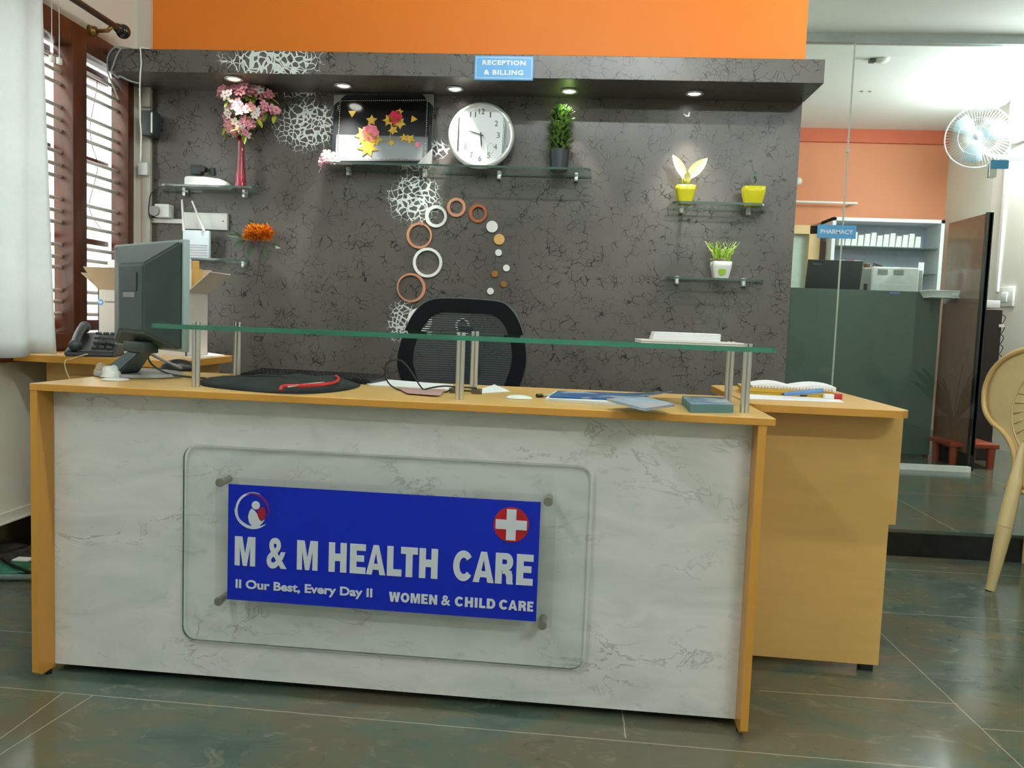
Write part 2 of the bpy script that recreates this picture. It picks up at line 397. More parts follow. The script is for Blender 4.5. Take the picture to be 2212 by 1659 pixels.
# glass partition at Y 3.44
GY = 3.44
g = G(); g.box((2.375, GY-.03, 2.785), (5.2, GY+.03, CEIL)); struct('trim_5', g, mat('aluminium_header', srgb(168, 176, 172), .4, .3))
root = bpy.data.objects.new('window_2', None); C.objects.link(root); root['kind'] = 'structure'; root.location = (2.38, GY, .118); WM['window_2'] = Matrix.Translation((2.38, GY, .118))
xs1 = at(1833, 300, Y=GY).x; xg = 3.945; zs = at(2142, 370, Y=GY).z
g = G(); g.box((2.38, GY-.005, .15), (xs1-.002, GY+.005, 2.785)); obj('pane', g, pane_green, root)
g = G(); g.box((xs1+.002, GY-.005, .15), (xg, GY+.005, 2.785)); obj('pane', g, pane_green, root)
g = G(); g.box((xg+.01, GY-.005, zs+.01), (5.2, GY+.005, 2.785)); obj('pane', g, pane, root)
g = G(); g.box((2.38, GY-.022, .118), (xg, GY+.022, .152)); obj('bottom_channel', g, mat('white_aluminium', srgb(226, 232, 226), .35), root)
g = G(); g.box((xs1-.003, GY-.008, .15), (xs1+.003, GY+.008, 2.785)); obj('seam', g, mat('clear_silicone', srgb(200, 205, 200), .3), root)
c0 = at(1819, 326, Y=GY)
g = G(); g.cyl((xs1, GY-.02, c0.z), (xs1, GY+.02, c0.z), .009); obj('seam_clip', g, silver, root)
g = G(); g.box((xg-.035, GY-.02, zs-.04), (xg+.012, GY-.008, zs+.055), .002); g.box((xg-.035, GY+.008, zs-.04), (xg+.012, GY+.02, zs+.055), .002); obj('patch_fitting', g, silver, root)
g = G(); g.box((xg-.03, GY-.026, zs+.012), (xg+.078, GY-.0205, zs+.066), .002); obj('patch_cover', g, mat('blue_cover', srgb(64, 138, 178), .4), root, label='blue patch cover at the glass door corner')

# sky-lit wall outside the window (neighbouring building)
g = G(); g.box((-3.3, -4, -.5), (-3.2, 9, 5.2)); struct('wall_outside', g, mat('outside_wall', srgb(240, 240, 232), .7))

# ------------------------------------------------------------------ window with rods
win = bpy.data.objects.new('window_1', None); C.objects.link(win); win['kind'] = 'structure'
win.location = (-.8, (WY0+WY1)/2, WZ0); WM['window_1'] = Matrix.Translation(win.location)
ym0, ym1 = wx(150, 400).y, wx(180, 400).y     # mullion
yb1 = wx(270, 300).y
fr = .055
g = G()
g.box((-.872, WY0, WZ1-.1), (-.785, WY1, WZ1), .004); g.box((-.872, WY0, WZ0), (-.785, WY1, WZ0+.075), .004)
g.box((-.870, yb1, WZ0+.002), (-.7835, WY1-.001, WZ1-.002), .004); g.box((-.872, WY0, WZ0), (-.785, WY0+.07, WZ1), .004)
g.box((-.871, ym0, WZ0+.002), (-.782, ym1, WZ1-.002), .004)
ymid = WY0+(ym0-WY0)*.5
obj('frame', g, brown, win, 'auto')
g = G(); g.box((-.99, WY0-.03, WZ0-.03), (-.765, WY1+.02, WZ0+.004), .004); obj('sill', g, brown, win, 'auto')
def sash(y0, y1, ya, yb):
    z0, z1 = WZ0+.08, WZ1-.105; g = G(); s = .05
    x0, x1 = -.905, -.880
    za_, zb_ = at(210, 358, X=-.89).z, at(205, 530, X=-.89).z
    for (a, b, c, d) in ((y0, y0+.03, z0, z1), (y0, yb, z0, z0+s), (y0, yb, z1-s, z1), (y0, yb, za_, za_+.026), (y0, yb, zb_, zb_+.026)):
        g.box((x0, a, c), (x1, b, d), .003)
    sh = obj('sash', g, brown, win, 'auto')
    g = G(); g.box((-.895, y0+.03, z0+s), (-.891, yb, z1-s)); obj('pane', g, glassmat('window_glass', (.95, .95, .94)), sh)
    return sh
s1 = sash(WY0+.07, ym0, 0, ym0); s2 = sash(ym1, yb1, 0, yb1)
hp = at(128, 412, X=-.85)
g = G(); g.tube(bez(hp+Vector((0, 0, .05)), hp+Vector((.035, .01, .04)), hp+Vector((.035, .01, -.04)), hp+Vector((0, 0, -.05)), 10), .005); obj('handle', g, mat('brass', srgb(200, 160, 80), .3, 1), s1, True)
# security rods (read off the photograph in the right bay)
rod_l = [(125, 125), (125, 152), (125, 178), (125, 228), (125, 255), (125, 281), (125, 327), (125, 355), (125, 381), (125, 429), (125, 455), (125, 479), (125, 527), (125, 554), (125, 576), (125, 626), (125, 652), (125, 677)]
rod_r = [(226, 177), (226, 205), (226, 228), (226, 272), (226, 297), (226, 319), (226, 362), (226, 387), (226, 409), (226, 453), (226, 477), (226, 500), (226, 545), (226, 568), (226, 589), (226, 635), (226, 655), (226, 680)]
for k in range(18):
    zr = at(*rod_r[k], X=-.84).z; zl = at(*rod_l[k], X=-.84).z; z = (zr+zl)/2
    g = G(); g.cyl((-.84, WY0+.06, z), (-.84, ym0+.005, z), .0085, seg=10); obj('rod', g, mat('grey_white_enamel', srgb(226, 222, 216), .5), win, True)
    g = G(); g.cyl((-.84, ym1-.005, z), (-.84, yb1+.005, z), .0085, seg=10); obj('rod', g, MATS['grey_white_enamel'], win, True)

# ------------------------------------------------------------------ curtain rod and curtain
r0 = at(266, 68, X=-.70); zr = r0.z
ro = thing('curtain_rod', 'dark brown curtain rod with ball finial above the wooden window', 'curtain rod', (-.7, r0.y-.6, zr))
g = G(); g.cyl((-.7, -1.6, zr), (-.7, r0.y-.03, zr), .0135); obj('pole', g, mat('dark_bronze_wood', srgb(62, 46, 38), .3, var=.1), ro, 'auto')
g = G(); g.ball((-.7, r0.y, zr), .032); g.cyl((-.7, r0.y-.05, zr), (-.7, r0.y-.02, zr), .019); obj('finial', g, mat('black_glass_ball', srgb(42, 34, 30), .12, coat=.5), ro, True)
g = G(); g.cyl((-.8, r0.y-.09, zr-.03), (-.77, r0.y-.09, zr-.03), .026, .018); g.tube([(-.78, r0.y-.09, zr-.03), (-.72, r0.y-.09, zr-.028), (-.7, r0.y-.09, zr-.01)], .009); obj('bracket', g, mat('antique_brass', srgb(150, 116, 60), .3, .8), ro, True)
def curtain():
    g = G(); yA, yB = -1.5, at(97, 400, X=-.645).y; zb = at(50, 768, X=-.645).z; zt = zr+.03
    nu, nv = 220, 24; rows = []
    for j in range(nv+1):
        t = j/nv; z = zt+(zb-zt)*t; row = []
        for i in range(nu+1):
            s_ = i/nu; y = yA+(yB-yA)*s_ + (.028*t**6 if s_ > .93 else 0)*(s_-.93)/.07
            a = .022*(0.6+.5*t); x = -.645+a*math.sin(s_*2*PI*13+.6*math.sin(3*t+5*s_))+.012*math.sin(s_*2*PI*5+2*t)
            row.append(g.v((x, y, z+.006*math.sin(s_*60)*t)))
        rows.append(row)
    for A, B in zip(rows, rows[1:]):
        for i in range(nu): g.f([A[i], A[i+1], B[i+1], B[i]])
    m = bpy.data.materials.new('white_curtain'); m.use_nodes = True; N = NT(m); p = N.n['Principled BSDF']
    nz = N.add('TexNoise', i_Vector=N.coord(), i_Scale=40.0)
    N.set(p.inputs['Base Color'], N.ramp(nz.outputs[0], [(.3, srgb(242, 247, 247)), (.7, srgb(250, 252, 252))])); p.inputs['Roughness'].default_value = .8
    tl = N.add('BsdfTranslucent', i_Color=srgb(245, 250, 250)); mx = N.add('MixShader', i_0=.42); out = N.n['Material Output']
    N.l.new(p.outputs[0], mx.inputs[1]); N.l.new(tl.outputs[0], mx.inputs[2]); N.l.new(mx.outputs[0], out.inputs[0])
    o = obj('curtain', g, m, None, True, solid=.0015)
    tag(o, 'white pleated curtain hanging left of the wooden window', 'curtain')
curtain()
# blind cords in the window
for (x, y0, y1, lab) in ((112, 10, 128, 'thin white cord hanging nearer the curtain in the window'), (128, 20, 133, 'thin white cord with end clip beside the window mullion')):
    a = at(x, y0-30, X=-.775); b = at(x, y1-8, X=-.775); c = at(x+1, y1, X=-.775)
    th_ = thing('drawstring', lab, 'cord', b)
    g = G(); g.cyl((a.x, b.y, a.z), (b.x, b.y, b.z), .0015, seg=6); obj('cord', g, white_pl, th_)
    g = G(); g.box((c.x-.008, b.y-.011, c.z-.012), (c.x+.008, b.y+.011, c.z+.014), .003); obj('end_clip', g, white_pl, th_, 'auto')
cable_pts = [at(x, y, X=-.88) for x, y in ((210, 165), (209, 190), (201, 235), (195, 270), (198, 310), (209, 345), (210, 370), (200, 410), (193, 440), (198, 465), (215, 490), (235, 508))]
g = G(); g.tube(smoothpath(cable_pts, 5), .0018, 6); tag(obj('cable', g, black_pl, None, True), 'thin black cable hanging inside the right window bay', 'cable')

# ------------------------------------------------------------------ canopy
g = G(); g.box((-.793, 1.70, 2.034), (2.382, 1.999, 2.134), .002)
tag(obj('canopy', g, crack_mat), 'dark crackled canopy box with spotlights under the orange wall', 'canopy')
for k, (x, y) in enumerate(((505, 168), (742, 183), (983, 190), (1230, 195), (1500, 200))):
    p = at(x, y, Z=2.034)
    lab = ['leftmost downlight under the canopy, behind the pink bouquet', 'downlight under the canopy above the picture frame', 'downlight under the canopy above the wall clock left side', 'downlight under the canopy right of the reception sign', 'rightmost downlight under the canopy above the yellow pots'][k]
    t = thing('downlight', lab, 'downlight', (p.x, p.y, 2.028), 0, 'downlights in the canopy')
    g = G(); g.lathe([(.040, .006), (.043, .002), (.042, -.001), (.034, -.004), (.031, .004)], (p.x, p.y, 2.028), 28); obj('rim', g, silver, t, True)
    g = G(); g.lathe([(.0, -.004), (.012, -.0035), (.024, -.001), (.030, .003)], (p.x, p.y, 2.028), 24)
    obj('lens', g, mat('lit_lamp_lens', (1, 1, 1), .3, emit=(1.0, .96, .86), es=12), t, True)
    l = bpy.data.lights.new('downlight_lamp', 'SPOT'); l.energy = 42; l.spot_size = math.radians(72); l.spot_blend = 1.0; l.shadow_soft_size = .02; l.color = (1.0, .95, .86)
    lo_ = bpy.data.objects.new('downlight_lamp', l); lo_.location = (p.x, p.y, 2.015); lo_.rotation_euler = (math.radians(2), 0, 0); C.objects.link(lo_)

# reception sign on the canopy
a, b = at(1026, 119, Y=1.69), at(1151, 174, Y=1.69)
t = thing('hanging_sign', 'light blue RECEPTION & BILLING sign on the canopy front', 'sign', ((a.x+b.x)/2, 1.695, b.z))
g = G(); g.box((a.x, 1.688, b.z), (b.x, 1.6995, a.z-.002), .001); obj('board', g, mat('sky_blue_acrylic', srgb(100, 178, 240), .35, var=.02), t)
g = G()
for q in ((a.x+.006, b.x-.006, a.z-.011, a.z-.009), (a.x+.006, b.x-.006, b.z+.007, b.z+.009), (a.x+.006, a.x+.008, b.z+.007, a.z-.009), (b.x-.008, b.x-.006, b.z+.007, a.z-.009)):
    g.box((q[0], 1.6872, q[2]), (q[1], 1.6882, q[3]))
obj('border', g, mat('sign_white', srgb(240, 246, 250), .4, var=.01), t)
H = a.z-b.z
obj('lettering', text_g('RECEPTION', a.x+.034, b.x-.034, b.z+H*.60, b.z+H*.80, 1.688, bold=.05, spacing=1.15), MATS['sign_white'], t)
obj('lettering', text_g('& BILLING', a.x+.042, b.x-.042, b.z+H*.2, b.z+H*.41, 1.688, bold=.05, spacing=1.15), MATS['sign_white'], t)

# ================================================================== tube lamps
for i, (c, d, n, st) in enumerate(TUBES):
    lab = ['ceiling tube lamp nearest the left wall of the hall', 'ceiling tube lamp over the passage beside the step', 'ceiling tube lamp above the reception desk', 'ceiling tube lamp at the rear right of the hall', 'bright tube lamp on the right wall of the pharmacy beside the fan'][i]
    t = thing('tube_lamp', lab, 'lamp', c)
    g = G(); g.tube([c-d*.6, c+d*.6], .014, 12)
    em = bpy.data.materials.new('tube_glow'); em.use_nodes = True; pp = em.node_tree.nodes['Principled BSDF']
    pp.inputs['Emission Color'].default_value = (*COOL, 1); pp.inputs['Emission Strength'].default_value = st
    obj('tube', g, em, t, True)
    sd_ = d.cross(n)*.022; A_ = c-d*.62-n*.054-sd_; B_ = c+d*.62-n*.02+sd_
    g = G(); g.box([min(A_[k], B_[k]) for k in range(3)], [max(A_[k], B_[k]) for k in range(3)], .003); obj('batten', g, white_pl, t)
    for s_ in (-1, 1):
        e = c+d*.61*s_; g = G(); g.cyl(e-d*.012, e+d*.012, .018); g.box([min(e[k], (e-n*.03)[k])-.012 for k in range(3)], [max(e[k], (e-n*.03)[k])+.012 for k in range(3)], .002); obj('end_cap', g, white_pl, t)

# ================================================================== RECEPTION DESK
DA = -0.0277
DM = Matrix.Rotation(DA, 4, 'Z')
def dk(x, y, Y=None, Z=None):   # pixel -> desk-local coordinates
    if Z is not None: return DM.inverted() @ at(x, y, Z=Z)
    n = DM @ Vector((0, 1, 0)); d = FWD + RGT*((x-1106)/F) - UPV*((y-829.5)/F)
    t = (Y-CAM.dot(n))/d.dot(n); return DM.inverted() @ (CAM+d*t)
WD, HD, WP = 1.829, .773, 1.809
desk = thing('reception_desk', 'long reception desk with tan worktop and white marble front', 'desk', (0, 0, 0), DA)
DEEP = .585
g = G(DM); g.box((-.001, -.001, HD-.018), (WD, DEEP, HD), .0015); g.bm.faces.ensure_lookup_table()
g.bm.normal_update()
for f in g.bm.faces:
    if abs(f.normal.z) < .5: f.material_index = 1
obj('worktop', g, [wood, woodedge], desk)
for x0, x1 in ((0, .0185), (WP-.0185, WP)):
    g = G(DM); g.prism([(x0, 0, HD-.0182), (x0, DEEP-.02, HD-.0182), (x0, DEEP-.02, .014), (x0, .05, .014), (x0, 0.012, .014), (x0, 0.0, .024)], (x1-x0, 0, 0)); obj('side_panel', g, [woodedge], desk)
    for yy in (.05, DEEP-.06):
        g = G(DM); g.cyl(((x0+x1)/2, yy, 0), ((x0+x1)/2, yy, .016), .009, seg=12); obj('foot', g, black_pl, desk)
g = G(DM); g.box((.0187, .064, .022), (WP-.0187, .082, HD-.0185)); obj('front_panel', g, marble, desk)
g = G(DM); g.box((.02, .086, .012), (WP-.02, .30, .02)); g.box((.02, .3, .0), (WP-.02, .312, HD-.02)); obj('back_board', g, mat('dark_board', srgb(40, 34, 28), .7), desk)
# rounded clear glass sheet on the marble
a, b = dk(396, 958, Y=.05), dk(1265, 1445, Y=.05); a2, b2 = dk(1275, 1010, Y=.05), dk(393, 1385, Y=.05)
xa, xb, za, zb = (a.x+b2.x)/2, (b.x+a2.x)/2, (b.z+b2.z)/2, (a.z+a2.z)/2
Mg = DM @ Matrix.Translation(((xa+xb)/2, .05, (za+zb)/2))
g = G(Mg); g.prism([(x, 0, z) for x, z in rrect(xb-xa, zb-za, .035, 8)], (0, .008, 0)); g.bm.normal_update()
yax = DM @ Vector((0, 1, 0))
for f in g.bm.faces:
    if abs(f.normal.dot(yax)) < .5: f.material_index = 1
obj('front_glass', g, [glassmat('panel_glass', (.986, .997, .993)), edge_pale], desk, label='clear glass sheet with rounded corners fixed over the marble')

# company sign
a, b, c, d = dk(497, 1049, Y=0), dk(1168, 1082, Y=0), dk(1158, 1339, Y=0), dk(487, 1298, Y=0)
sx0, sx1, sz0, sz1 = (a.x+d.x)/2, (b.x+c.x)/2, (c.z+d.z)/2, (a.z+b.z)/2
sign = thing('company_sign', 'blue M & M HEALTH CARE sign board on steel standoffs', 'sign', DM @ Vector(((sx0+sx1)/2, .02, sz0)), DA)
g = G(DM); g.box((sx0-.035, .004, sz0-.015), (sx1+.038, .009, sz1+.018), .001); obj('acrylic_sheet', g, glassmat('acrylic', (.975, .985, .98)), sign)
blue = mat('royal_blue_vinyl', srgb(4, 34, 176), .22, var=.02); lt = mat('silver_white_vinyl', srgb(205, 210, 216), .4, var=.015)
g = G(DM); g.box((sx0, .0005, sz0), (sx1, .0038, sz1)); obj('blue_face', g, blue, sign)
for x, z in ((sx0-.021, sz1+.003), (sx1+.018, sz1+.003), (sx1+.016, sz0-.007), (sx0-.021, sz0-.006)):
    g = G(DM); g.cyl((x, .003, z), (x, .049, z), .0095, seg=24); g.cyl((x, -.005, z), (x, .003, z), .0108, seg=24); obj('standoff', g, mat('standoff_steel', srgb(176, 172, 164), .3, .95), sign, 'auto')
SW, SH = sx1-sx0, sz1-sz0
def sg(u, v): return sx0+u*SW, sz0+v*SH
def st(txt, u0, u1, v0, v1, **k):
    x0, z0 = sg(u0, v0); x1, z1 = sg(u1, v1); obj('lettering', text_g(txt, x0, x1, z0, z1, .0004, M=DM, depth=.0012, **k), lt, sign)
def ell(cx0, cy0, rx, ry, a0, a1, n=18): return [(cx0+rx*math.cos(math.radians(a0+(a1-a0)*k/n)), cy0+ry*math.sin(math.radians(a0+(a1-a0)*k/n))) for k in range(n+1)]
GL = {
 'M': [[(0,0),(0,1),(.36,1),(.5,.42),(.64,1),(1,1),(1,0),(.75,0),(.75,.66),(.6,0),(.4,0),(.25,.66),(.25,0)]],
 'H': [[(0,0),(0,1),(.35,1),(.35,.63),(.65,.63),(.65,1),(1,1),(1,0),(.65,0),(.65,.38),(.35,.38),(.35,0)]],
 'E': [[(0,0),(0,1),(1,1),(1,.78),(.42,.78),(.42,.62),(.9,.62),(.9,.41),(.42,.41),(.42,.22),(1,.22),(1,0)]],
 'A': [[(0,0),(.36,1),(.5,1),(.5,.74),(.3,0)],[(1,0),(.7,0),(.5,.74),(.5,1),(.64,1)],[(.345,.17),(.655,.17),(.60,.37),(.40,.37)]],
 'L': [[(0,0),(0,1),(.43,1),(.43,.23),(1,.23),(1,0)]],
 'T': [[(0,1),(1,1),(1,.77),(.7,.77),(.7,0),(.3,0),(.3,.77),(0,.77)]],
 'C': [ell(.52,.5,.52,.5,38,322,28)+[(1,.3)][:0]+ell(.54,.5,.22,.27,318,42,20)],
 'W': [[(0,1),(.27,1),(.33,.42),(.40,1),(.60,1),(.67,.42),(.73,1),(1,1),(.84,0),(.60,0),(.5,.6),(.40,0),(.16,0)]],
 'O': [ell(.5,.5,.5,.5,90,270,20)+ell(.5,.5,.2,.26,270,90,16), ell(.5,.5,.5,.5,-90,90,20)+ell(.5,.5,.2,.26,90,-90,16)],
 'N': [[(0,0),(0,1),(.33,1),(.68,.45),(.68,1),(1,1),(1,0),(.67,0),(.32,.55),(.32,0)]],
 'I': [[(0,0),(0,1),(1,1),(1,0)]],
 'D': [[(0,0),(0,1),(.35,1),(.35,0)], [(.35,1)]+ell(.5,.5,.5,.5,90,-90,18)+[(.35,0),(.35,.22)]+ell(.48,.5,.18,.28,-90,90,12)+[(.35,.78)]],
 'R': [[(0,0),(0,1),(.37,1),(.37,0)], [(.37,1)]+ell(.6,.72,.37,.28,90,-90,14)+[(.37,.44),(.37,.64)]+ell(.55,.72,.09,.08,-90,90,8)+[(.37,.8)], [(.40,.45),(.62,.45),(.88,.44),(.95,.3),(.96,.08),(1,0),(.66,0),(.62,.06),(.61,.24),(.54,.33),(.40,.33)]],
}
def word(letters, v0, v1):   # (character, left, right) in board units
    g = G(DM)
    for ch, u0, u1 in letters:
        x0, z0 = sg(u0, v0); x1, z1 = sg(u1, v1)
        for pc in GL[ch]: g.prism([(x0+(x1-x0)*p[0], .0004, z0+(z1-z0)*p[1]) for p in pc], (0, -.0012, 0))
    obj('lettering', g, lt, sign)
word([('M', .024, .092)], .303, .556); st('&', .13, .196, .296, .563, bold=.025); word([('M', .230, .298)], .303, .556)
word([('H', .334, .392), ('E', .403, .454), ('A', .456, .518), ('L', .523, .570), ('T', .567, .621), ('H', .626, .685)], .303, .556)
word([('C', .734, .796), ('A', .797, .863), ('R', .867, .924), ('E', .933, .985)], .300, .559)
st('II Our Best, Every Day II', .028, .478, .083, .182, bold=.03); st('&', .700, .729, .083, .168, bold=.02)
word([('W', .532, .568), ('O', .570, .598), ('M', .602, .632), ('E', .636, .657), ('N', .661, .687)], .083, .166)
word([('C', .743, .771), ('H', .775, .801), ('I', .806, .815), ('L', .820, .840), ('D', .844, .871)], .083, .166)
word([('C', .883, .911), ('A', .912, .940), ('R', .9435, .968), ('E', .971, .990)], .083, .166)
# red cross roundel
x, z = sg(.9115, .80); R = SH*.147
g = G(DM); g.cyl((x, .0006, z), (x, -.0006, z), R, seg=48); obj('red_roundel', g, mat('sign_red', srgb(168, 18, 26), .35, var=.02), sign)
g = G(DM); k_ = R*.27; m_ = R*.88; g.prism([(x+u, -.0007, z+v) for u, v in ((-k_, -m_), (k_, -m_), (k_, -k_), (m_, -k_), (m_, k_), (k_, k_), (k_, m_), (-k_, m_), (-k_, k_), (-m_, k_), (-m_, -k_), (-k_, -k_))], (0, -.001, 0)); obj('white_cross', g, lt, sign)
# crest: crescents, head, mother shape, heart shape
def poly(pts, mm, nm='emblem_shape', y=.0004, d=-.001):
    g = G(DM); g.prism([(p[0], y, p[1]) for p in pts], (0, d, 0)); obj(nm, g, mm, sign)
cx_, cz_ = sg(.082, .79); R = SH*.152
def crescent(R, a0, a1, w, c=(0, 0), n=26):
    o = []; i_ = []
    for k in range(n+1):
        t = k/n; a = math.radians(a0+(a1-a0)*t); ww = w*math.sin(PI*t)**.8*R+.0002
        o.append((cx_+c[0]*R+math.cos(a)*R, cz_+c[1]*R+math.sin(a)*R)); i_.append((cx_+c[0]*R+math.cos(a)*(R-ww), cz_+c[1]*R+math.sin(a)*(R-ww)))
    return o+i_[::-1]
sred = mat('emblem_crimson', srgb(150, 20, 40), .35, var=.02); spur = mat('emblem_purple', srgb(92, 24, 110), .35, var=.02)
poly(crescent(R, 65, 235, .13), lt); poly(crescent(R*1.05, 175, 318, .16, (0.0, -.03)), lt); poly(crescent(R*.97, -28, 118, .15), spur, y=.0002)
g = G(DM); g.cyl((cx_+R*.17, .0004, cz_+R*.28), (cx_+R*.17, -.001, cz_+R*.28), R*.235, seg=28); obj('emblem_shape', g, lt, sign)
poly([(cx_+R*u, cz_+R*v) for u, v in ((-.08, .08), (.1, -.02), (.25, -.2), (.36, -.5), (.5, -.62), (.72, -.48), (.55, -.72), (.3, -.98), (.0, -.95), (-.2, -.72), (-.27, -.4), (-.2, -.1))], lt)
poly([(cx_+R*u, cz_+R*v) for u, v in ((.25, -.0), (.42, .16), (.58, .2), (.72, .08), (.76, -.2), (.66, -.5), (.5, -.6), (.38, -.5), (.3, -.25))], sred, y=.0003)

# ------------------------------------------------------------------ raised glass shelf on posts
shelf = thing('raised_glass_shelf', 'green edged glass shelf on steel posts above the reception worktop', 'shelf', DM @ Vector((1.06, .2, HD)), DA)
p0, p1 = dk(323, 709, Y=.005), dk(1679, 762, Y=.005); gz = (p0.z+p1.z)/2
gx0, gx1 = p0.x, p1.x
g = G(DM @ Matrix.Translation(((gx0+gx1)/2, .20, gz))); g.prism([(x, y, 0) for x, y in rrect(gx1-gx0, .39, .012, 4)], (0, 0, .0115)); g.bm.normal_update()
for f in g.bm.faces:
    if abs(f.normal.z) < .5: f.material_index = 1
obj('glass_pane', g, [desk_glass, edge_green], shelf)
for x in (.385, 1.075, 1.775):
    for y in (.10, .345):
        g = G(DM)
        for dx in (-.0052, .0052): g.cyl((x+dx, y, HD+.0005), (x+dx, y, gz-.0002), .0056, seg=16)
        pst = obj('post', g, steel, shelf, 'auto')
        g = G(DM)
        for dx in (-.0055, .0055): g.cyl((x+dx, y, gz+.0117), (x+dx, y, gz+.018), .0052, seg=16)
        obj('cap', g, chrome, pst, 'auto')
gt = gz+.0117
# papers on the glass shelf
a, b = dk(1385, 747, Z=gt), dk(1617, 750, Z=gt)
g = G(DM @ Matrix.Translation((1.655, .28, gt)) @ Matrix.Rotation(.04, 4, 'Z')); g.box((-.135, -.085, 0), (.135, .085, .004), .001)
tag(obj('folder', g, mat('cream_card', srgb(214, 205, 195), .6)), 'thin cream card folder lying on the raised glass shelf', 'folder')
g = G(DM @ Matrix.Translation((1.645, .31, gt+.0045)) @ Matrix.Rotation(.01, 4, 'Z')); 
for k in range(6): g.box((-.088+.001*k, -.055, .0035*k), (.088-.001*(k % 2), .055, .0035*k+.003), .0005)
tag(obj('paper_stack', g, paper), 'stack of white paper slips on the cream folder', 'paper')

# ================================================================== RETURN DESK (right)
RM = Matrix.Translation((1.846, .30, 0)) @ Matrix.Rotation(-.04, 4, 'Z')
ret = thing('side_desk', 'tan side desk with rounded top corners beyond the reception desk', 'desk', RM.translation, -.04)
pts = []
def arc(cx0, cy0, r, a0, a1, n=8): return [(cx0+r*math.cos(math.radians(a0+(a1-a0)*k/n)), cy0+r*math.sin(math.radians(a0+(a1-a0)*k/n))) for k in range(n+1)]
out = arc(.03, .03, .03, 180, 270)+arc(.38, .045, .045, 270, 360)+arc(.36, .66, .05, 0, 90, 6)+arc(.04, .66, .06, 90, 180, 8)
g = G(RM); g.prism([(x, y, .7535) for x, y in out], (0, 0, .0195)); g.bm.normal_update()
for f in g.bm.faces:
    if abs(f.normal.z) < .5: f.material_index = 1
obj('worktop', g, [wood, woodedge], ret)
g = G(RM); g.prism([(.0, .125, .7533), (.445, .125, .7533), (.445, .125, .436), (.426, .125, .436), (.426, .125, .022), (0, .125, .022)], (0, .018, 0)); obj('front_panel', g, wood, ret)
g = G(RM); g.box((.0, .60, .022), (.40, .618, .7533)); g.box((.40, .16, .30), (.415, .62, .7533)); obj('rear_panel', g, wood, ret)
for x in (.38, .03):
    g = G(RM); g.box((x, .135, 0), (x+.035, .165, .022)); obj('foot', g, black_pl, ret)

# ================================================================== LEFT COUNTER
cn = thing('side_counter', 'tan wall counter under the window with rounded corner', 'counter', (-.45, 1.25, 0))
out = [(-.779, 1.02), (-.13, .985)]+arc(-.14, 1.03, .045, -80, 0, 5)+arc(-.16, 1.49, .05, 10, 90, 5)+[(-.779, 1.55)]
g = G(); g.prism([(x, y, .752) for x, y in out], (0, 0, .0255)); g.bm.normal_update()
for f in g.bm.faces:
    if abs(f.normal.z) < .5: f.material_index = 1
obj('worktop', g, [wood, woodedge], cn)
g = G(); g.box((-.70, 1.12, .02), (-.18, 1.53, .7518)); obj('cabinet', g, wood, cn)
g = G(); g.box((-.60, 1.10, .12), (-.40, 1.12, .70), .002); obj('door', g, wood, cn)
g = G(); g.box((-.395, 1.10, .12), (-.19, 1.12, .70), .002); obj('door', g, wood, cn)


# ================================================================== MONITOR
MM = Matrix.Translation((.1635, .26, 0)) @ Matrix.Rotation(math.radians(-38.9), 4, 'Z')
mon = thing('computer_monitor', 'dark grey computer monitor seen from behind on the reception desk', 'monitor', MM.translation, math.radians(-38.9))
ZB, ZT, hw = .862, 1.152, .222
g = G(MM)
B0 = [(-hw, 0, ZB), (hw, 0, ZB), (hw, 0, ZT), (-hw, 0, ZT)]
B1 = [(-.058, -.052, ZB+.045), (.100, -.052, ZB+.045), (.100, -.052, ZT-.062), (-.058, -.052, ZT-.062)]
vs0 = [g.v(p) for p in B0]; vs1 = [g.v(p) for p in B1]
for i in range(4): g.f([vs0[i], vs0[(i+1) % 4], vs1[(i+1) % 4], vs1[i]])
g.f(vs1); g.f(vs0[::-1])
bmesh.ops.bevel(g.bm, geom=g.bm.edges[:], offset=.006, segments=3, affect='EDGES')
hs = obj('rear_housing', g, teal_pl, mon)
g = G(MM); g.box((-.032, -.0545, ZT-.135), (.062, -.0515, ZT-.085), .001); obj('vent_plate', g, dark_pl, hs)
g = G(MM); g.box((-.024, -.0545, ZT-.152), (.050, -.0517, ZT-.138), .0005); obj('rating_label', g, grey_pl, hs)
g = G(MM); g.box((-hw-.002, .0, ZB-.002), (hw+.002, .018, ZT+.002), .003); obj('front_bezel', g, mat('silver_grey_plastic', srgb(150, 166, 164), .35), mon, 'auto', label='silver grey front bezel')
g = G(MM); g.box((-hw+.018, .0175, ZB+.02), (hw-.018, .0185, ZT-.018)); obj('screen', g, mat('dark_screen', srgb(14, 16, 18), .15), mon)
# neck from the housing down to the round base
g = G(MM); g.box((-.035, -.05, ZB-.012), (.090, -.004, ZB+.018), .004); obj('neck_collar', g, teal_pl, mon, 'auto')
bc = Vector((.095, .40, .773))
g = G()
tp = [MM @ Vector(p) for p in ((-.015, -.045, ZB-.01), (.065, -.045, ZB-.01), (.065, -.008, ZB-.01), (-.015, -.008, ZB-.01))]
bt = [Vector((.02, .275, .79)), Vector((.10, .225, .79)), Vector((.14, .27, .79)), Vector((.06, .325, .79))]
g.hexa(bt+tp); bmesh.ops.bevel(g.bm, geom=g.bm.edges[:], offset=.004, segments=2, affect='EDGES'); obj('neck', g, mat('slate_teal_plastic', srgb(64, 84, 90), .4), mon, 'auto')
g = G(Matrix.Translation((.10, .345, .7735)) @ Matrix.Rotation(-.5, 4, 'Z')); g.lathe([(.118, 0), (.122, .004), (.118, .012), (.07, .018), (.0, .02)], (0, 0, 0), 48)
for v in g.bm.verts: pass
obj('base', g, grey_pl, mon, 'auto')
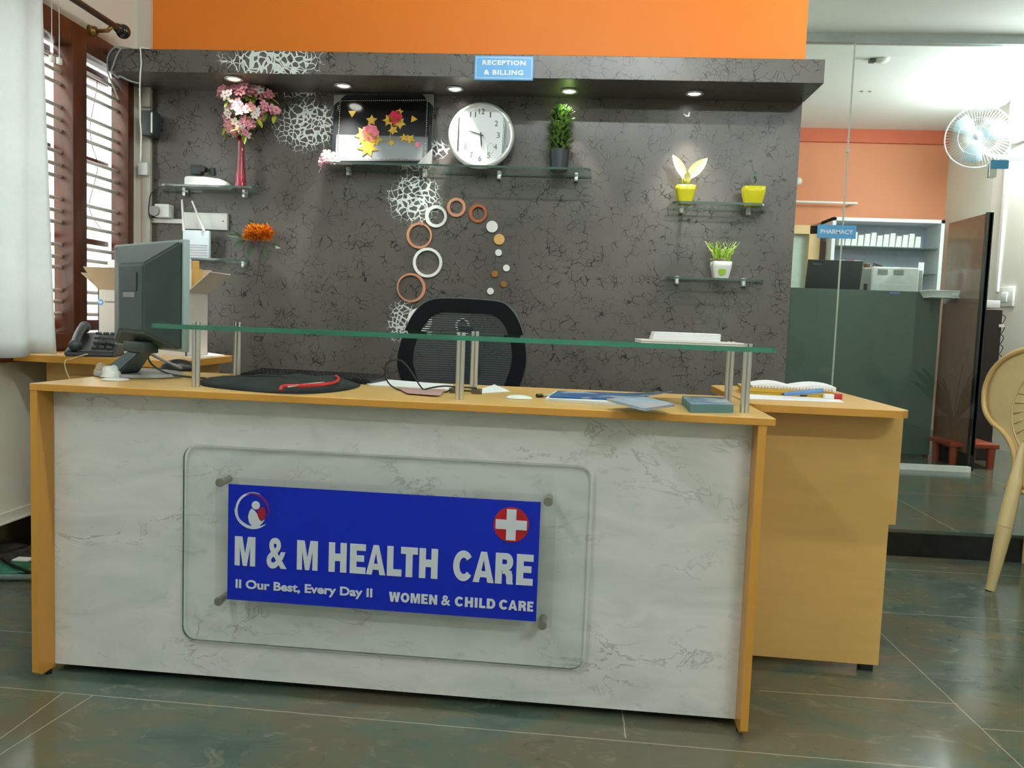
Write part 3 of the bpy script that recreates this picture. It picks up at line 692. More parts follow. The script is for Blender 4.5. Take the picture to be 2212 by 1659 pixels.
g = G(); g.tube(smoothpath([MM @ Vector((.07, -.03, .87)), (.17, .27, .82), (.20, .30, .79), (.24, .33, .779), (.31, .32, .777)], 8), .0028, 8); obj('cable', g, dark_pl, mon, True)
g = G(); g.tube(smoothpath([MM @ Vector((.04, -.03, .87)), (.15, .33, .835), (.19, .40, .80), (.17, .44, .796)], 8), .0045, 8); obj('cable', g, grey_pl, mon, True)

# ------------------------------------------------------------------ small things on the reception worktop
DZ = HD+.0006
def lump(name, c, sx, sy_, sz, m, lab, cat, seed=1, amp=.25, n=3):
    g = G(); b = bmesh.new(); bmesh.ops.create_icosphere(b, subdivisions=n, radius=1)
    for v in b.verts:
        k = 1+amp*noise.noise(v.co*1.7+Vector((seed, 0, 0)))
        z = max(v.co.z*k, -.05)
        v.co = Vector((v.co.x*k*sx, v.co.y*k*sy_, (z+.05)*sz))
    g.merge(b, Matrix.Translation(c)); o = obj(name, g, m, None, True); tag(o, lab, cat); return o
def put(px, py, z=DZ): p = at(px, py, Z=z); return Vector((p.x, p.y, z))
p = put(252, 816); lump('tissue_wad', (p.x-.005, p.y-.022, DZ+.003), .032, .020, .030, white_pl, 'white crumpled tissue in front of the monitor base', 'tissue', 3, .35)
g = G(); c = put(252, 821); g.lathe([(.036, 0), (.037, .002), (.03, .004), (0, .005)], (c.x-.005, c.y+.002, DZ), 28); tag(obj('coaster', g, white_pl, None, True), 'flat white disc under the crumpled tissue', 'coaster')
p = put(222, 806); lump('paper_scrap', (p.x, p.y, DZ), .026, .02, .028, kraft, 'crumpled beige paper scrap left of the monitor base', 'paper', 9, .6)
p = put(385, 800); g = G(); g.ball((p.x, p.y, DZ+.003), 1, (.034, .056, .034), Matrix.Rotation(-.9, 4, 'Z'), 20, 12)
for v in g.bm.verts: v.co.z = max(v.co.z, DZ)
tag(obj('computer_mouse', g, black_pl, None, True), 'black computer mouse between monitor base and first shelf post', 'mouse')
# keyboard
KM = DM @ Matrix.Translation((.56, .50, DZ)) @ Matrix.Rotation(-.10, 4, 'Z')
kb = thing('keyboard', 'slim black keyboard lying behind the black pouch', 'keyboard', KM.translation, DA-.10)
g = G(KM); g.hexa([(-.21, -.07, 0), (.21, -.07, 0), (.21, .07, 0), (-.21, .07, 0), (-.21, -.07, .012), (.21, -.07, .012), (.21, .07, .024), (-.21, .07, .024)]); bmesh.ops.bevel(g.bm, geom=g.bm.edges[:], offset=.003, segments=2, affect='EDGES'); obj('case', g, black_pl, kb, 'auto')
for r in range(5):
    g = G(KM); y0 = -.058+r*.024; z = .012+.012*(y0+.07)/.14
    for k in range(15): x0 = -.2+k*.0268; g.box((x0, y0, z), (x0+.022, y0+.019, z+.003), .001)
    obj('key_row', g, black_pl, kb, 'auto')
# pencil
p, q_ = put(498, 812), put(545, 811)
pn = thing('pencil', 'light brown pencil between the keyboard and the black pouch', 'pencil', p)
g = G(); d = (q_-p).normalized(); a = Vector((p.x, p.y, DZ+.004)); b = a+d*.15; g.cyl(a, b, .0035, seg=6); obj('shaft', g, mat('pencil_wood', srgb(184, 130, 92), .5), pn)
g = G(); g.cyl(b, b+d*.012, .0035, .0005, seg=6); obj('tip', g, black_pl, pn)
# black pouch with red trim
def pouch():
    t = thing('pouch', 'flat black fabric pouch with red trim on the worktop front', 'pouch', put(600, 845))
    pts = [put(x, y) for x, y in ((421, 824), (440, 834), (500, 842), (600, 850), (680, 850), (745, 844), (778, 834), (765, 822), (700, 819), (620, 817), (540, 819), (480, 826))]
    cc = sum(pts, Vector())/len(pts); g = G(); n = 6; rows = []
    P2 = smoothpath(pts+[pts[0]], 4)[:-1]
    for j in range(n+1):
        s_ = 1-j/n; h = .021*math.sin(PI/2*min(1, (j+.3)/n*1.6)) if j else 0.0
        rows.append([g.v((cc.x+(p.x-cc.x)*s_, cc.y+(p.y-cc.y)*s_, DZ+h+.0025*math.sin(k*.9+j))) if j else g.v((p.x, p.y, DZ)) for k, p in enumerate(P2)])
    for A, B in zip(rows, rows[1:]):
        for k in range(len(A)): g.f([A[k], A[(k+1) % len(A)], B[(k+1) % len(A)], B[k]])
    g.f(rows[0][::-1])
    obj('body', g, mat('black_fabric', srgb(30, 36, 36), .85, bump=.3, scale=90), t, True)
    g = G(); g.tube(smoothpath([put(x, y, .796) for x, y in ((606, 842), (612, 834), (650, 833), (690, 831), (722, 826), (732, 818), (726, 812))], 6), .0042, 8); obj('red_trim', g, mat('red_trim', srgb(190, 24, 36), .5), t, True)
    g = G(); g.tube(smoothpath([put(x, y, .797) for x, y in ((622, 836), (660, 830), (700, 826))], 5), .0022, 8); obj('zip_pull', g, silver, t, True)
pouch()
def sheet(name, px, z, h, m, lab, cat, curl=0, group=None):
    """flat paper given by its corner outline on the plane z"""
    P = [at(x, y, Z=z) for x, y in px]; g = G(); g.prism([(p.x, p.y, z) for p in P], (0, 0, h))
    if curl:
        pass
    o = obj(name, g, m); tag(o, lab, cat, group); return o
pink = mat('pink_paper', srgb(214, 120, 130), .6)
sheet('paper_sheet', [(770, 822), (800, 833), (975, 843), (978, 833), (840, 822)], DZ, .003, paper, 'white papers right of the black pouch', 'paper')
sheet('envelope', [(858, 838), (880, 850), (950, 855), (962, 842)], DZ+.0032, .0012, mat('dusty_pink_card', srgb(190, 150, 146), .6), 'dusty pink envelope under the black lanyard loop', 'envelope')
sheet('paper_sheet', [(1037, 842), (1068, 831), (1102, 846), (1040, 850)], DZ, .0012, paper, 'white folded paper corner right of the middle shelf posts', 'paper')
# black lanyard
ln = thing('lanyard', 'black cord lanyard loop with metal clips by the middle posts', 'lanyard', put(900, 845))
q0 = dk(900, 845, Z=DZ).y
def lp(x, y): return DM @ dk(x, y, Y=q0)
g = G(); path = [(975, 840), (960, 848), (935, 850), (915, 842), (900, 822), (885, 798), (868, 780), (852, 778), (836, 784), (832, 800), (836, 822), (852, 838), (880, 846), (905, 845), (930, 838), (960, 834), (990, 836), (1030, 838)]
g.tube(smoothpath([lp(x, y) for x, y in path], 6), .0022, 8); obj('cord', g, black_pl, ln, True)
g = G(); c = lp(1012, 841)
for dx in (-.035, .025): g.box((c.x+dx-.018, c.y-.004, DZ), (c.x+dx+.012, c.y+.008, DZ+.014), .003)
g.tube([(c.x-.03, c.y, DZ+.008), (c.x+.03, c.y, DZ+.006)], .003); obj('clip', g, mat('dark_chrome', srgb(110, 104, 98), .25, 1), ln, 'auto')
# white oval
c = put(1121, 861); g = G(DM @ Matrix.Translation(DM.inverted() @ c)); g.ball((0, 0, .0), 1, (.036, .022, .010), None, 24, 12)
for v in g.bm.verts: v.co.z = max(v.co.z, DZ)
tag(obj('eraser', g, white_pl, None, True), 'white oval eraser on the worktop left of the blue brochures', 'eraser')
# pen
a, b = put(1160, 855, DZ+.004), put(1235, 852, DZ+.004)
pe = thing('pen', 'clear pen with dark cap tucked under the blue brochures', 'pen', a)
g = G(); g.cyl(a+(b-a)*.12, b, .0042, seg=14); obj('barrel', g, mat('clear_barrel', srgb(190, 180, 165), .2), pe, True)
g = G(); g.cyl(a, a+(b-a)*.14, .0055, seg=14); obj('cap', g, mat('dark_brown_cap', srgb(58, 40, 30), .3), pe, 'auto')
# brochures
def leaf_mat(name, cols):
    m = bpy.data.materials.new(name); m.use_nodes = True; N = NT(m); p = N.n['Principled BSDF']
    nz = N.add('TexNoise', i_Vector=N.coord(), i_Scale=9.0, i_Detail=2.0)
    N.set(p.inputs['Base Color'], N.ramp(nz.outputs[0], [(.35, srgb(*cols[0])), (.5, srgb(*cols[1])), (.62, srgb(*cols[2]))])); p.inputs['Roughness'].default_value = .18; return m
bl = leaf_mat('glossy_blue_print', [(60, 130, 190), (40, 96, 170), (190, 205, 220)]); pl = leaf_mat('pale_blue_print', [(200, 220, 235), (180, 205, 228), (215, 205, 205)])
def brochure(px, z0, n, m, lab, lift=0):
    P = [at(x, y, Z=z0) for x, y in px]; g = G(); a, b, c, d = [Vector((p.x, p.y, z0)) for p in P]
    U = 10
    for k in range(n):
        top, bot = [], []
        for i in range(U+1):
            u = i/U; z = k*.0016+lift*max(0, u-.6)**1.5*2
            for row, e in ((bot, 0), (top, .0011)):
                row.append((g.v(a.lerp(b, u)+Vector((0, 0, z+e))), g.v(d.lerp(c, u)+Vector((0, 0, z+e)))))
        for i in range(U):
            for r in (bot, top): g.f([r[i][0], r[i+1][0], r[i+1][1], r[i][1]])
            g.f([bot[i][0], bot[i+1][0], top[i+1][0], top[i][0]]); g.f([bot[i][1], bot[i+1][1], top[i+1][1], top[i][1]])
        g.f([bot[0][0], bot[0][1], top[0][1], top[0][0]]); g.f([bot[U][0], bot[U][1], top[U][1], top[U][0]])
    o = obj('brochure', g, m); tag(o, lab, 'brochure', 'brochures on the reception desk'); return o
brochure([(1178, 866), (1330, 876), (1400, 862), (1200, 850)], DZ, 5, paper, 'white paged brochure at the bottom of the blue pile')
brochure([(1186, 858), (1395, 866), (1452, 854), (1205, 846)], DZ+.0092, 2, bl, 'glossy blue covered brochure on top of the pile', .02)
brochure([(1310, 866), (1392, 888), (1458, 878), (1395, 862)], DZ+.019, 4, pl, 'pale blue leaflet lying askew at the front of the pile')
# card stack
a, b, c, d = [put(x, y) for x, y in ((1490, 891), (1583, 892), (1560, 874), (1472, 872))]
stk = thing('card_stack', 'stack of teal edged printed cards beside the right shelf posts', 'cards', (a+b)/2)
g = G()
for k in range(9): g.prism([(p.x+.0008*(k % 3), p.y, DZ+.0022*k) for p in (a, b, c, d)], (0, 0, .002))
obj('cards', g, mat('teal_card', srgb(96, 138, 146), .5), stk)
g = G(); g.prism([(p.x, p.y, DZ+.0199) for p in (a, b, c, d)], (0, 0, .0006)); obj('top_card', g, leaf_mat('card_print', [(170, 190, 205), (110, 150, 185), (205, 210, 212)]), stk)

# ------------------------------------------------------------------ things on the side desk
RZ = .7735
yel = mat('mustard_cover', srgb(212, 172, 52), .5); 
RR = RM @ Matrix.Translation((-.0, .0, RZ))
def rp(px, py, z=RZ): return RM.inverted() @ at(px, py, Z=z)
for k, (lab, dz) in enumerate((('lower yellow covered register on the side desk', 0), ('yellow covered register under the open book', .011))):
    g = G(RM @ Matrix.Translation((.175, .42, RZ+dz)) @ Matrix.Rotation(-.10+.03*k, 4, 'Z'))
    g.box((-.135, -.10, 0), (.135, .10, .0015), .0005); g.box((-.13, -.097, .0015), (.132, .097, .008)); g.box((-.135, -.10, .008), (.135, .10, .0098), .0005)
    tag(obj('register', g, [yel]), lab, 'book', 'yellow registers')
bk = thing('open_book', 'open spiral bound white book on the yellow registers', 'book', RM @ Vector((.20, .42, RZ+.022)), -.1)
BM = RM @ Matrix.Translation((.19, .42, RZ+.0215)) @ Matrix.Rotation(-.10, 4, 'Z')
g = G(BM); U = 24
for side in (0, 1):
    A = []
    for i in range(U+1):
        u = i/U; x = -.12+u*.25; z = .006+.010*math.sin(PI*min(1, u*2)) if u < .5 else .006+.012*math.sin(PI*(u-.5)*1.6)
        A.append((x, z))
    for (x0, z0), (x1, z1) in zip(A, A[1:]): g.quad([(x0, -.088, z0), (x1, -.088, z1), (x1, .088, z1), (x0, .088, z0)]); g.quad([(x0, -.088, 0), (x1, -.088, 0), (x1, -.088, z1), (x0, -.088, z0)]); g.quad([(x0, .088, 0), (x1, .088, 0), (x1, .088, z1), (x0, .088, z0)])
    break
obj('pages', g, paper, bk)
g = G(BM)
for k in range(26): 
    x = -.118+k*.0094; g.lathe([(.0042, -.0008), (.0050, 0), (.0042, .0008)], (x, -.093, .004), 10, M=Matrix.Rotation(PI/2, 4, 'Y'))
obj('spiral_binding', g, mat('tan_binding', srgb(196, 156, 118), .4), bk, True)
sheet('paper_sheet', [(1606, 851), (1606, 862), (1824, 870), (1800, 857), (1700, 850)], RZ, .0015, paper, 'white paper sheet at the front of the side desk', 'paper')
a, b = at(1695, 851, Z=RZ+.012), at(1778, 844, Z=RZ+.03)
bp_ = thing('ballpoint_pen', 'blue pen resting on the paper on the side desk', 'pen', a)
g = G(); g.cyl(a, b, .006, .0075, seg=14); obj('barrel', g, mat('blue_barrel', srgb(92, 136, 190), .3), bp_, 'auto')
g = G(); g.cyl(a-(b-a).normalized()*.012, a, .001, .005, seg=12); obj('tip', g, dark_pl, bp_)
ky = thing('key_bunch', 'bunch of keys with dark fob on the side desk paper', 'keys', at(1760, 856, Z=RZ+.002))
c = at(1755, 856, Z=RZ+.004)
for k in range(4):
    g = G(Matrix.Translation((c.x+.012*k, c.y+.004*(k % 2), RZ+.003+.0015*k)) @ Matrix.Rotation(.5*k, 4, 'Z'))
    g.lathe([(.004, 0), (.010, 0), (.010, .0015), (.004, .0015)], (0, 0, 0), 16); g.box((.008, -.003, 0), (.038, .003, .0015)); g.box((.026, -.006, 0), (.036, -.002, .0015)); obj('key', g, silver, ky, 'auto')
g = G(); g.box((c.x-.04, c.y-.008, RZ+.0016), (c.x-.012, c.y+.010, RZ+.010), .004); obj('fob', g, black_pl, ky, 'auto')
c = at(1797, 862, Z=RZ+.001)
st_ = thing('stamp', 'small red and white stamp block at the side desk edge', 'stamp', (c.x, c.y, RZ+.0016))
g = G(); g.box((c.x-.024, c.y-.010, RZ+.0016), (c.x+.004, c.y+.012, RZ+.016), .002); obj('white_half', g, white_pl, st_, 'auto')
g = G(); g.box((c.x+.0042, c.y-.010, RZ+.0016), (c.x+.028, c.y+.012, RZ+.018), .002); obj('red_half', g, mat('stamp_red', srgb(176, 40, 44), .4), st_, 'auto')

# ------------------------------------------------------------------ left counter: telephone, carton, papers
CZ = .7778
TM = Matrix.Translation((-.505, 1.125, CZ+.0005)) @ Matrix.Rotation(.35, 4, 'Z')
ph = thing('telephone', 'black desk telephone on the side counter left of the monitor', 'telephone', TM.translation, .35)
g = G(TM); g.hexa([(-.09, -.10, 0), (.09, -.10, 0), (.09, .10, 0), (-.09, .10, 0), (-.085, -.095, .022), (.085, -.095, .022), (.085, .09, .085), (-.085, .09, .085)]); bmesh.ops.bevel(g.bm, geom=g.bm.edges[:], offset=.006, segments=3, affect='EDGES'); obj('body', g, black_pl, ph, 'auto')
g = G(TM)
g.tube(smoothpath([(-.052, -.098, .036), (-.055, -.05, .062), (-.056, 0, .086), (-.055, .05, .105), (-.052, .098, .112)], 5), .016, 12, rs=None); g.ball((-.053, -.085, .042), .023); g.ball((-.053, .085, .108), .023); obj('handset', g, dark_pl, ph, True)
for r in range(4):
    g = G(TM)
    for k in range(3): g.box((.0+k*.026, -.07+r*.028, .030+r*.017), (.02+k*.026, -.052+r*.028, .041+r*.017), .003)
    obj('key_row', g, dark_pl, ph, 'auto')
g = G(); g.tube(smoothpath([at(x, y, Y=Y_) for x, y, Y_ in ((235, 752, 1.1), (200, 762, 1.05), (160, 774, .98), (140, 790, .93))]+[Vector((-.245, .62, .60)), Vector((-.25, .6, .35))], 6), .002, 6)
tag(obj('telephone_cable', g, mat('beige_cable', srgb(206, 186, 150), .5), None, True), 'beige telephone cable drooping over the side counter edge', 'cable')
# carton
BX = Matrix.Translation((-.395, 1.375, CZ+.0005)) @ Matrix.Rotation(.0, 4, 'Z')
bx = thing('carton_box', 'open white printer carton on the side counter behind the monitor', 'box', BX.translation, 0)
bw, bd, bh, th = .187, .10, .265, .004
g = G(BX)
g.box((-bw, -bd, 0), (bw, bd, th)); g.box((-bw, -bd, 0), (bw, -bd+th, bh)); g.box((-bw, bd-th, 0), (bw, bd, bh)); g.box((-bw, -bd, 0), (-bw+th, bd, bh)); g.box((bw-th, -bd, 0), (bw, bd, bh)); obj('body', g, card, bx)
def flap(p, name='flap', m=kraft):
    g = G(BX); a = [Vector(q) for q in p]; n = (a[1]-a[0]).cross(a[3]-a[0]).normalized()*.0035; g.prism(a, n); obj(name, g, m, bx)
flap([(-bw, -bd, bh), (-bw, bd, bh), (-bw-.06, bd+.02, bh+.06), (-bw-.06, -bd-.02, bh+.06)])
flap([(bw, -bd, bh), (bw, bd, bh), (bw+.095, bd, bh+.085), (bw+.095, -bd, bh+.085)], m=card)
flap([(-bw, -bd, bh), (bw, -bd, bh), (bw+.01, -bd-.05, bh+.085), (-bw-.03, -bd-.05, bh+.085)])
flap([(-bw, bd, bh), (bw, bd, bh), (bw, bd+.03, bh+.10), (-bw, bd+.03, bh+.10)])
hp1 = BX.inverted() @ at(222, 653, Y=1.275)
g = G(BX); g.cyl((hp1.x-.01, -bd-.0003, hp1.z), (hp1.x-.01, -bd-.001, hp1.z), .0125, seg=28); obj('logo_disc', g, mat('logo_blue', srgb(70, 150, 200), .4), bx)
obj('logo_letters', text_g('hp', hp1.x-.018, hp1.x-.002, hp1.z-.008, hp1.z+.009, -bd-.0011, M=BX, depth=.0004), white_pl, bx)
obj('box_lettering', text_g('LaserJet', hp1.x+.010, hp1.x+.052, hp1.z-.002, hp1.z+.007, -bd-.0003, M=BX, depth=.0004), dark_pl, bx)
for (x, y, s_) in ((405, 690, .012), (402, 738, .01), (425, 722, .014)):
    e = BX.inverted() @ at(x-28, y, Y=1.275); g = G(BX); g.box((e.x-s_, -bd-.0008, e.z-.004), (e.x+s_, -bd-.0002, e.z+.004)); obj('printed_mark', g, grey_pl, bx)
g = G(BX); g.box((-.16, -.085, .03), (-.02, .06, bh+.12), .012); g.box((-.13, -.08, bh+.10), (-.04, .05, bh+.145), .01)
tag(obj('foam_block', g, mat('white_foam', srgb(236, 238, 236), .8), None, 'auto'), 'white packing foam sticking out of the carton left side', 'foam')
g = G(BX); g.box((.090, -.085, .03), (.150, .03, bh+.145), .012); tag(obj('foam_block', g, MATS['white_foam'], None, 'auto'), 'tall white packing foam in the carton right of the monitor', 'foam')
g = G(BX); g.box((.135, .04, .03), (.181, .05, bh+.10), .001); g.box((.135, .055, .03), (.165, .061, bh+.135), .001); tag(obj('cardboard_piece', g, mat('ochre_card', srgb(206, 166, 92), .7)), 'ochre cardboard piece standing in the carton beside the foam', 'cardboard')
sheet('paper_sheet', [(325, 769), (400, 772), (445, 764), (330, 758)], CZ, .004, mat('cream_paper', srgb(226, 210, 180), .7), 'cream papers lying on the side counter below the carton', 'paper')
sheet('paper_sheet', [(400, 772), (445, 773), (485, 768), (450, 763)], CZ, .003, paper, 'white papers at the rounded end of the side counter', 'paper')

# ================================================================== WALL THINGS
def glass_shelf(lab, fl, fr, bl_, br, brackets, th=.009, cut=.0):
    """front-left, front-right, back-left, back-right in pixels; back edge on the wall Y=2"""
    b0, b1 = at(*bl_, Y=1.992), at(*br, Y=1.992); z = (b0.z+b1.z)/2
    f0, f1 = at(*fl, Z=z), at(*fr, Z=z); yf = max(1.78, min(1.88, (f0.y+f1.y)/2))
    f0, f1 = at(*fl, Y=yf), at(*fr, Y=yf)
    t = thing('glass_shelf', lab, 'shelf', ((b0.x+b1.x)/2, 1.99, z), 0, 'glass wall shelves')
    r = .03
    pts = [(b0.x, 1.992), (f0.x, yf+r), (f0.x+r*.4, yf+r*.3), (f0.x+r, yf), (f1.x-r, yf), (f1.x-r*.4, yf+r*.3), (f1.x, yf+r), (b1.x, 1.992)]
    g = G(); g.prism([(x, y, z) for x, y in pts], (0, 0, th)); g.bm.normal_update()
    for f in g.bm.faces:
        if abs(f.normal.z) < .5: f.material_index = 1
    obj('pane', g, [desk_glass, edge_pale], t)
    for bx_ in brackets:
        x = at(bx_, (bl_[1]+br[1])/2, Y=1.98).x; g = G()
        g.box((x-.008, 1.965, z-.020), (x+.008, 1.9985, z-.0003), .002); g.box((x-.008, 1.965, z+th+.0003), (x+.008, 1.9985, z+th+.010), .002); g.box((x-.009, 1.990, z-.02), (x+.009, 1.9985, z+th+.01), .001); obj('bracket', g, silver, t, 'auto')
    return z+th, yf
LZ, LY = glass_shelf('long glass shelf holding the picture frame and clock', (706, 354), (1276, 366), (720, 371), (1279, 384), (753, 917, 1078, 1245))
AZ, AY = glass_shelf('upper left glass shelf under the red vase', (342, 400), (548, 407), (352, 412), (560, 422), (400, 529))
BZ, BY = glass_shelf('lower left glass shelf under the white router', (398, 561), (534, 563), (400, 567), (532, 569), (527,))
CZ2, CY = glass_shelf('upper right glass shelf with two yellow pots', (1455, 438), (1654, 443), (1440, 453), (1653, 457), (1472, 1617))
EZ, EY = glass_shelf('lower right glass shelf with the white pot', (1442, 602), (1652, 607), (1436, 606), (1650, 611), (1462, 1606))
YS = 1.90   # objects on the shelves stand here

# vase and bouquet
def px_r(n): return n*(YS-CAM.y)/F
def sx_(x, y=400, Y=YS): return at(x, y, Y=Y).x
def sz_(y, x=1000, Y=YS): return at(x, y, Y=Y).z
vx = sx_(521, 350); vs = px_r(1)
zt = sz_(296, 521)
vase = thing('vase', 'tall slender red glass vase on the upper left shelf', 'vase', (vx, YS, AZ))
H_ = zt-AZ
redg = mat('ruby_glass', srgb(138, 20, 44), .08, var=.1, coat=1.0)
g = G(); g.lathe([(.024, .0), (.0245, .006), (.021, H_*.2), (.017, H_*.45), (.0135, H_*.7), (.014, H_*.9), (.017, H_), (.015, H_), (.012, H_*.9)], (vx, YS, AZ+.0003), 28, sq=4); obj('body', g, redg, vase, True)
pinkm = [mat('pink_petal', srgb(226, 150, 168), .6, var=.12, scale=40), mat('white_petal', srgb(246, 232, 230), .6, var=.04), mat('dusty_petal', srgb(206, 132, 140), .6, var=.15, scale=40)]
leafm = mat('leaf_green', srgb(110, 128, 44), .5, var=.25, scale=30); leafy = mat('leaf_yellow_green', srgb(176, 186, 50), .5, var=.2, scale=30); dleaf = mat('leaf_dark_green', srgb(50, 72, 44), .5, var=.25, scale=30)
ctr = mat('flower_centre', srgb(120, 60, 40), .6)
def flower(g, c, n, r, pet=5, cup=.35):
    """petals in slot 0, centre in slot 1"""
    n = Vector(n).normalized(); a = n.orthogonal().normalized(); b = n.cross(a); ph0 = random.random()*6
    g.mi = 0
    for k in range(pet):
        t = ph0+2*PI*k/pet; d = a*math.cos(t)+b*math.sin(t); s_ = n.cross(d)
        c = Vector(c); P = [c, c+d*r*.45+s_*r*.33+n*r*cup*.4, c+d*r*.9+s_*r*.34+n*r*cup*.5, c+d*r*1.05+n*r*cup*.35, c+d*r*.9-s_*r*.34+n*r*cup*.5, c+d*r*.45-s_*r*.33+n*r*cup*.4]
        v = [g.v(p) for p in P]; m_ = g.v(c+d*r*.6+n*r*cup*.15)
        for i in range(6): g.f([v[i], v[(i+1) % 6], m_])
    g.mi = 1; g.ball(c+n*r*.1, r*.13, u=8, v_=6); g.mi = 0
def leaf(g, base, d, L, w, droop=.2, n=None):
    d = Vector(d).normalized(); n = Vector(n or (0, -.3, 1)); s_ = d.cross(n)
    if s_.length < 1e-3: s_ = Vector((1, 0, 0))
    s_.normalize(); up = s_.cross(d); base = Vector(base); prev = None
    for k in range(7):
        t = k/6; ww = w*math.sin(PI*min(.999, t*.92+.06))**.8; c = base+d*L*t-Vector((0, 0, droop*L*t*t)); row = [g.v(c-s_*ww/2+up*ww*.15), g.v(c), g.v(c+s_*ww/2+up*ww*.15)]
        if prev: g.f([prev[0], row[0], row[1], prev[1]]); g.f([prev[1], row[1], row[2], prev[2]])
        prev = row
bq = thing('flower_bouquet', 'bouquet of pink and white flowers in the tall red vase', 'flowers', (vx, YS, zt-.05))
cB = at(524, 226, Y=1.885); top = Vector((vx, YS, zt))
g = G(); gl = G(); gl2 = G(); rnd = random.Random(5)
fl = []
for i in range(54):
    t = rnd.random()*2*PI; u = rnd.uniform(-.95, 1.0); rr = math.sqrt(1-u*u)*(.55+.5*rnd.random())
    wid = .148 if u > -.2 else .10
    p = Vector((cB.x+rr*math.cos(t)*wid+.02*u, 1.885+rr*math.sin(t)*.075, cB.z-.012+u*.125))
    p.y = min(p.y, 1.965); p.z = min(p.z, 2.004)
    fl.append(p)
    g.tube(bez(top+Vector((0, 0, -.06)), top+Vector((0, 0, .04)), p-(p-top)*.3+Vector((0, 0, .0)), p, 6), .0015, 5)
obj('stems', g, dleaf, bq, True)
for p in fl:
    for _ in range(2):
        d = Vector((rnd.uniform(-1, 1), rnd.uniform(-1, .3), rnd.uniform(-.6, .6))); leaf(gl if rnd.random() < .6 else gl2, p+Vector((0, .012, -.02)), d, .05, .022)
obj('leaves', gl, leafm, bq); obj('leaves', gl2, leafy, bq)
for i, p in enumerate(fl):
    g = G(); n0 = (p-Vector((cB.x, 1.99, cB.z-.03))); n0.y -= .06
    for k in range(3):
        o_ = Vector((rnd.uniform(-.02, .02), rnd.uniform(-.012, .004), rnd.uniform(-.02, .02))); flower(g, p+o_, n0+Vector((rnd.uniform(-.04, .04), 0, rnd.uniform(-.04, .04))), rnd.uniform(.017, .024))
    obj('blossom', g, [pinkm[rnd.choice([0, 0, 2, 1])], ctr], bq)

# picture frame
fa, fb, fc_, fd = at(720, 205, Y=1.955), at(938, 210, Y=1.955), at(930, 366, Y=1.90), at(722, 360, Y=1.90)
FW = (sx_(936, 290, 1.93)-sx_(722, 290, 1.93)); fx = (sx_(936, 290, 1.93)+sx_(722, 290, 1.93))/2
zf0 = LZ+.0006; FH = sz_(207, 830, 1.95)-zf0; tilt = math.radians(-11)
FM = Matrix.Translation((fx, 1.895, zf0+.009)) @ Matrix.Rotation(math.radians(-1.5), 4, 'Y') @ Matrix.Rotation(tilt, 4, 'X')
pf = thing('picture_frame', 'black framed glass picture of gold and red flowers on the long shelf', 'picture', FM.translation)
h2 = FW/2; bwid = .018
g = G(FM); g.box((-h2, -.008, 0), (-h2+bwid, .010, FH)); g.box((h2-bwid, -.008, 0), (h2, .010, FH)); g.box((-h2, -.008, 0), (h2, .010, bwid)); g.box((-h2, -.008, FH-bwid), (h2, .010, FH)); obj('frame', g, mat('black_glass_frame', srgb(34, 38, 42), .12, coat=.5), pf)
pm = bpy.data.materials.new('smoky_picture_ground'); pm.use_nodes = True; N = NT(pm); p = N.n['Principled BSDF']
sep = N.add('SeparateXYZ', i_0=N.add('TexCoord').outputs['Object'])
N.set(p.inputs['Base Color'], N.ramp(N.math('DIVIDE', sep.outputs[2], FH), [(.25, srgb(150, 156, 160)), (.40, srgb(112, 118, 122)), (.42, srgb(44, 46, 48)), (.8, srgb(16, 16, 18))])); p.inputs['Roughness'].default_value = .12
g = G(FM); g.box((-h2+.01, -.001, .01), (h2-.01, .008, FH-.01)); obj('backing', g, pm, pf)
g = G(FM); nb = 44
for k in range(nb+1):
    u = k/nb
    for s_ in (0, 1):
        g.ball((-h2+.028+u*(FW-.056), -.0065, .026 if s_ == 0 else FH-.026), .0032, u=6, v_=4)
for k in range(int(nb*.7)+1):
    u = k/(nb*.7)
    for s_ in (-1, 1): g.ball((s_*(h2-.028), -.0065, .026+u*(FH-.052)), .0032, u=6, v_=4)
obj('beaded_border', g, mat('bead_silver', srgb(200, 190, 170), .25, .9), pf, True)
for name_, P_ in (('tl', [(-h2-.002, FH+.002), (-h2+.052, FH+.002), (-h2-.002, FH-.050)]), ('tr', [(h2+.002, FH+.002), (h2-.052, FH+.002), (h2+.002, FH-.060)]), ('br', [(h2+.002, -.002), (h2-.065, -.002), (h2+.002, .075)]), ('bl', [(-h2-.002, -.002), (-h2+.06, -.002), (-h2-.002, .06)])):
    g = G(FM); g.prism([(x, -.010, z) for x, z in P_], (0, .022, 0)); obj('corner_guard', g, silver, pf)
def pp(x, y):   # pixel to local picture coordinates
    q = at(x, y, Y=1.91); l = FM.inverted() @ q; return l.x, l.z
gold = mat('gold_leaf_paint', srgb(206, 168, 62), .35, .25, var=.2, scale=60); redp = mat('crimson_flower', srgb(196, 30, 62), .4, var=.2, scale=50); pinkp = mat('rose_flower', srgb(226, 120, 140), .4, var=.2, scale=60)
def star(g, x, y, r, n=5, rot=0, inn=.5):
    cx0, cz0 = pp(x, y); r = r*.00215
    g.prism([(cx0+math.cos(rot+PI*k/n)*(r if k % 2 == 0 else r*inn), -.004, cz0+math.sin(rot+PI*k/n)*(r if k % 2 == 0 else r*inn)) for k in range(2*n)], (0, .003, 0))
g = G(FM)
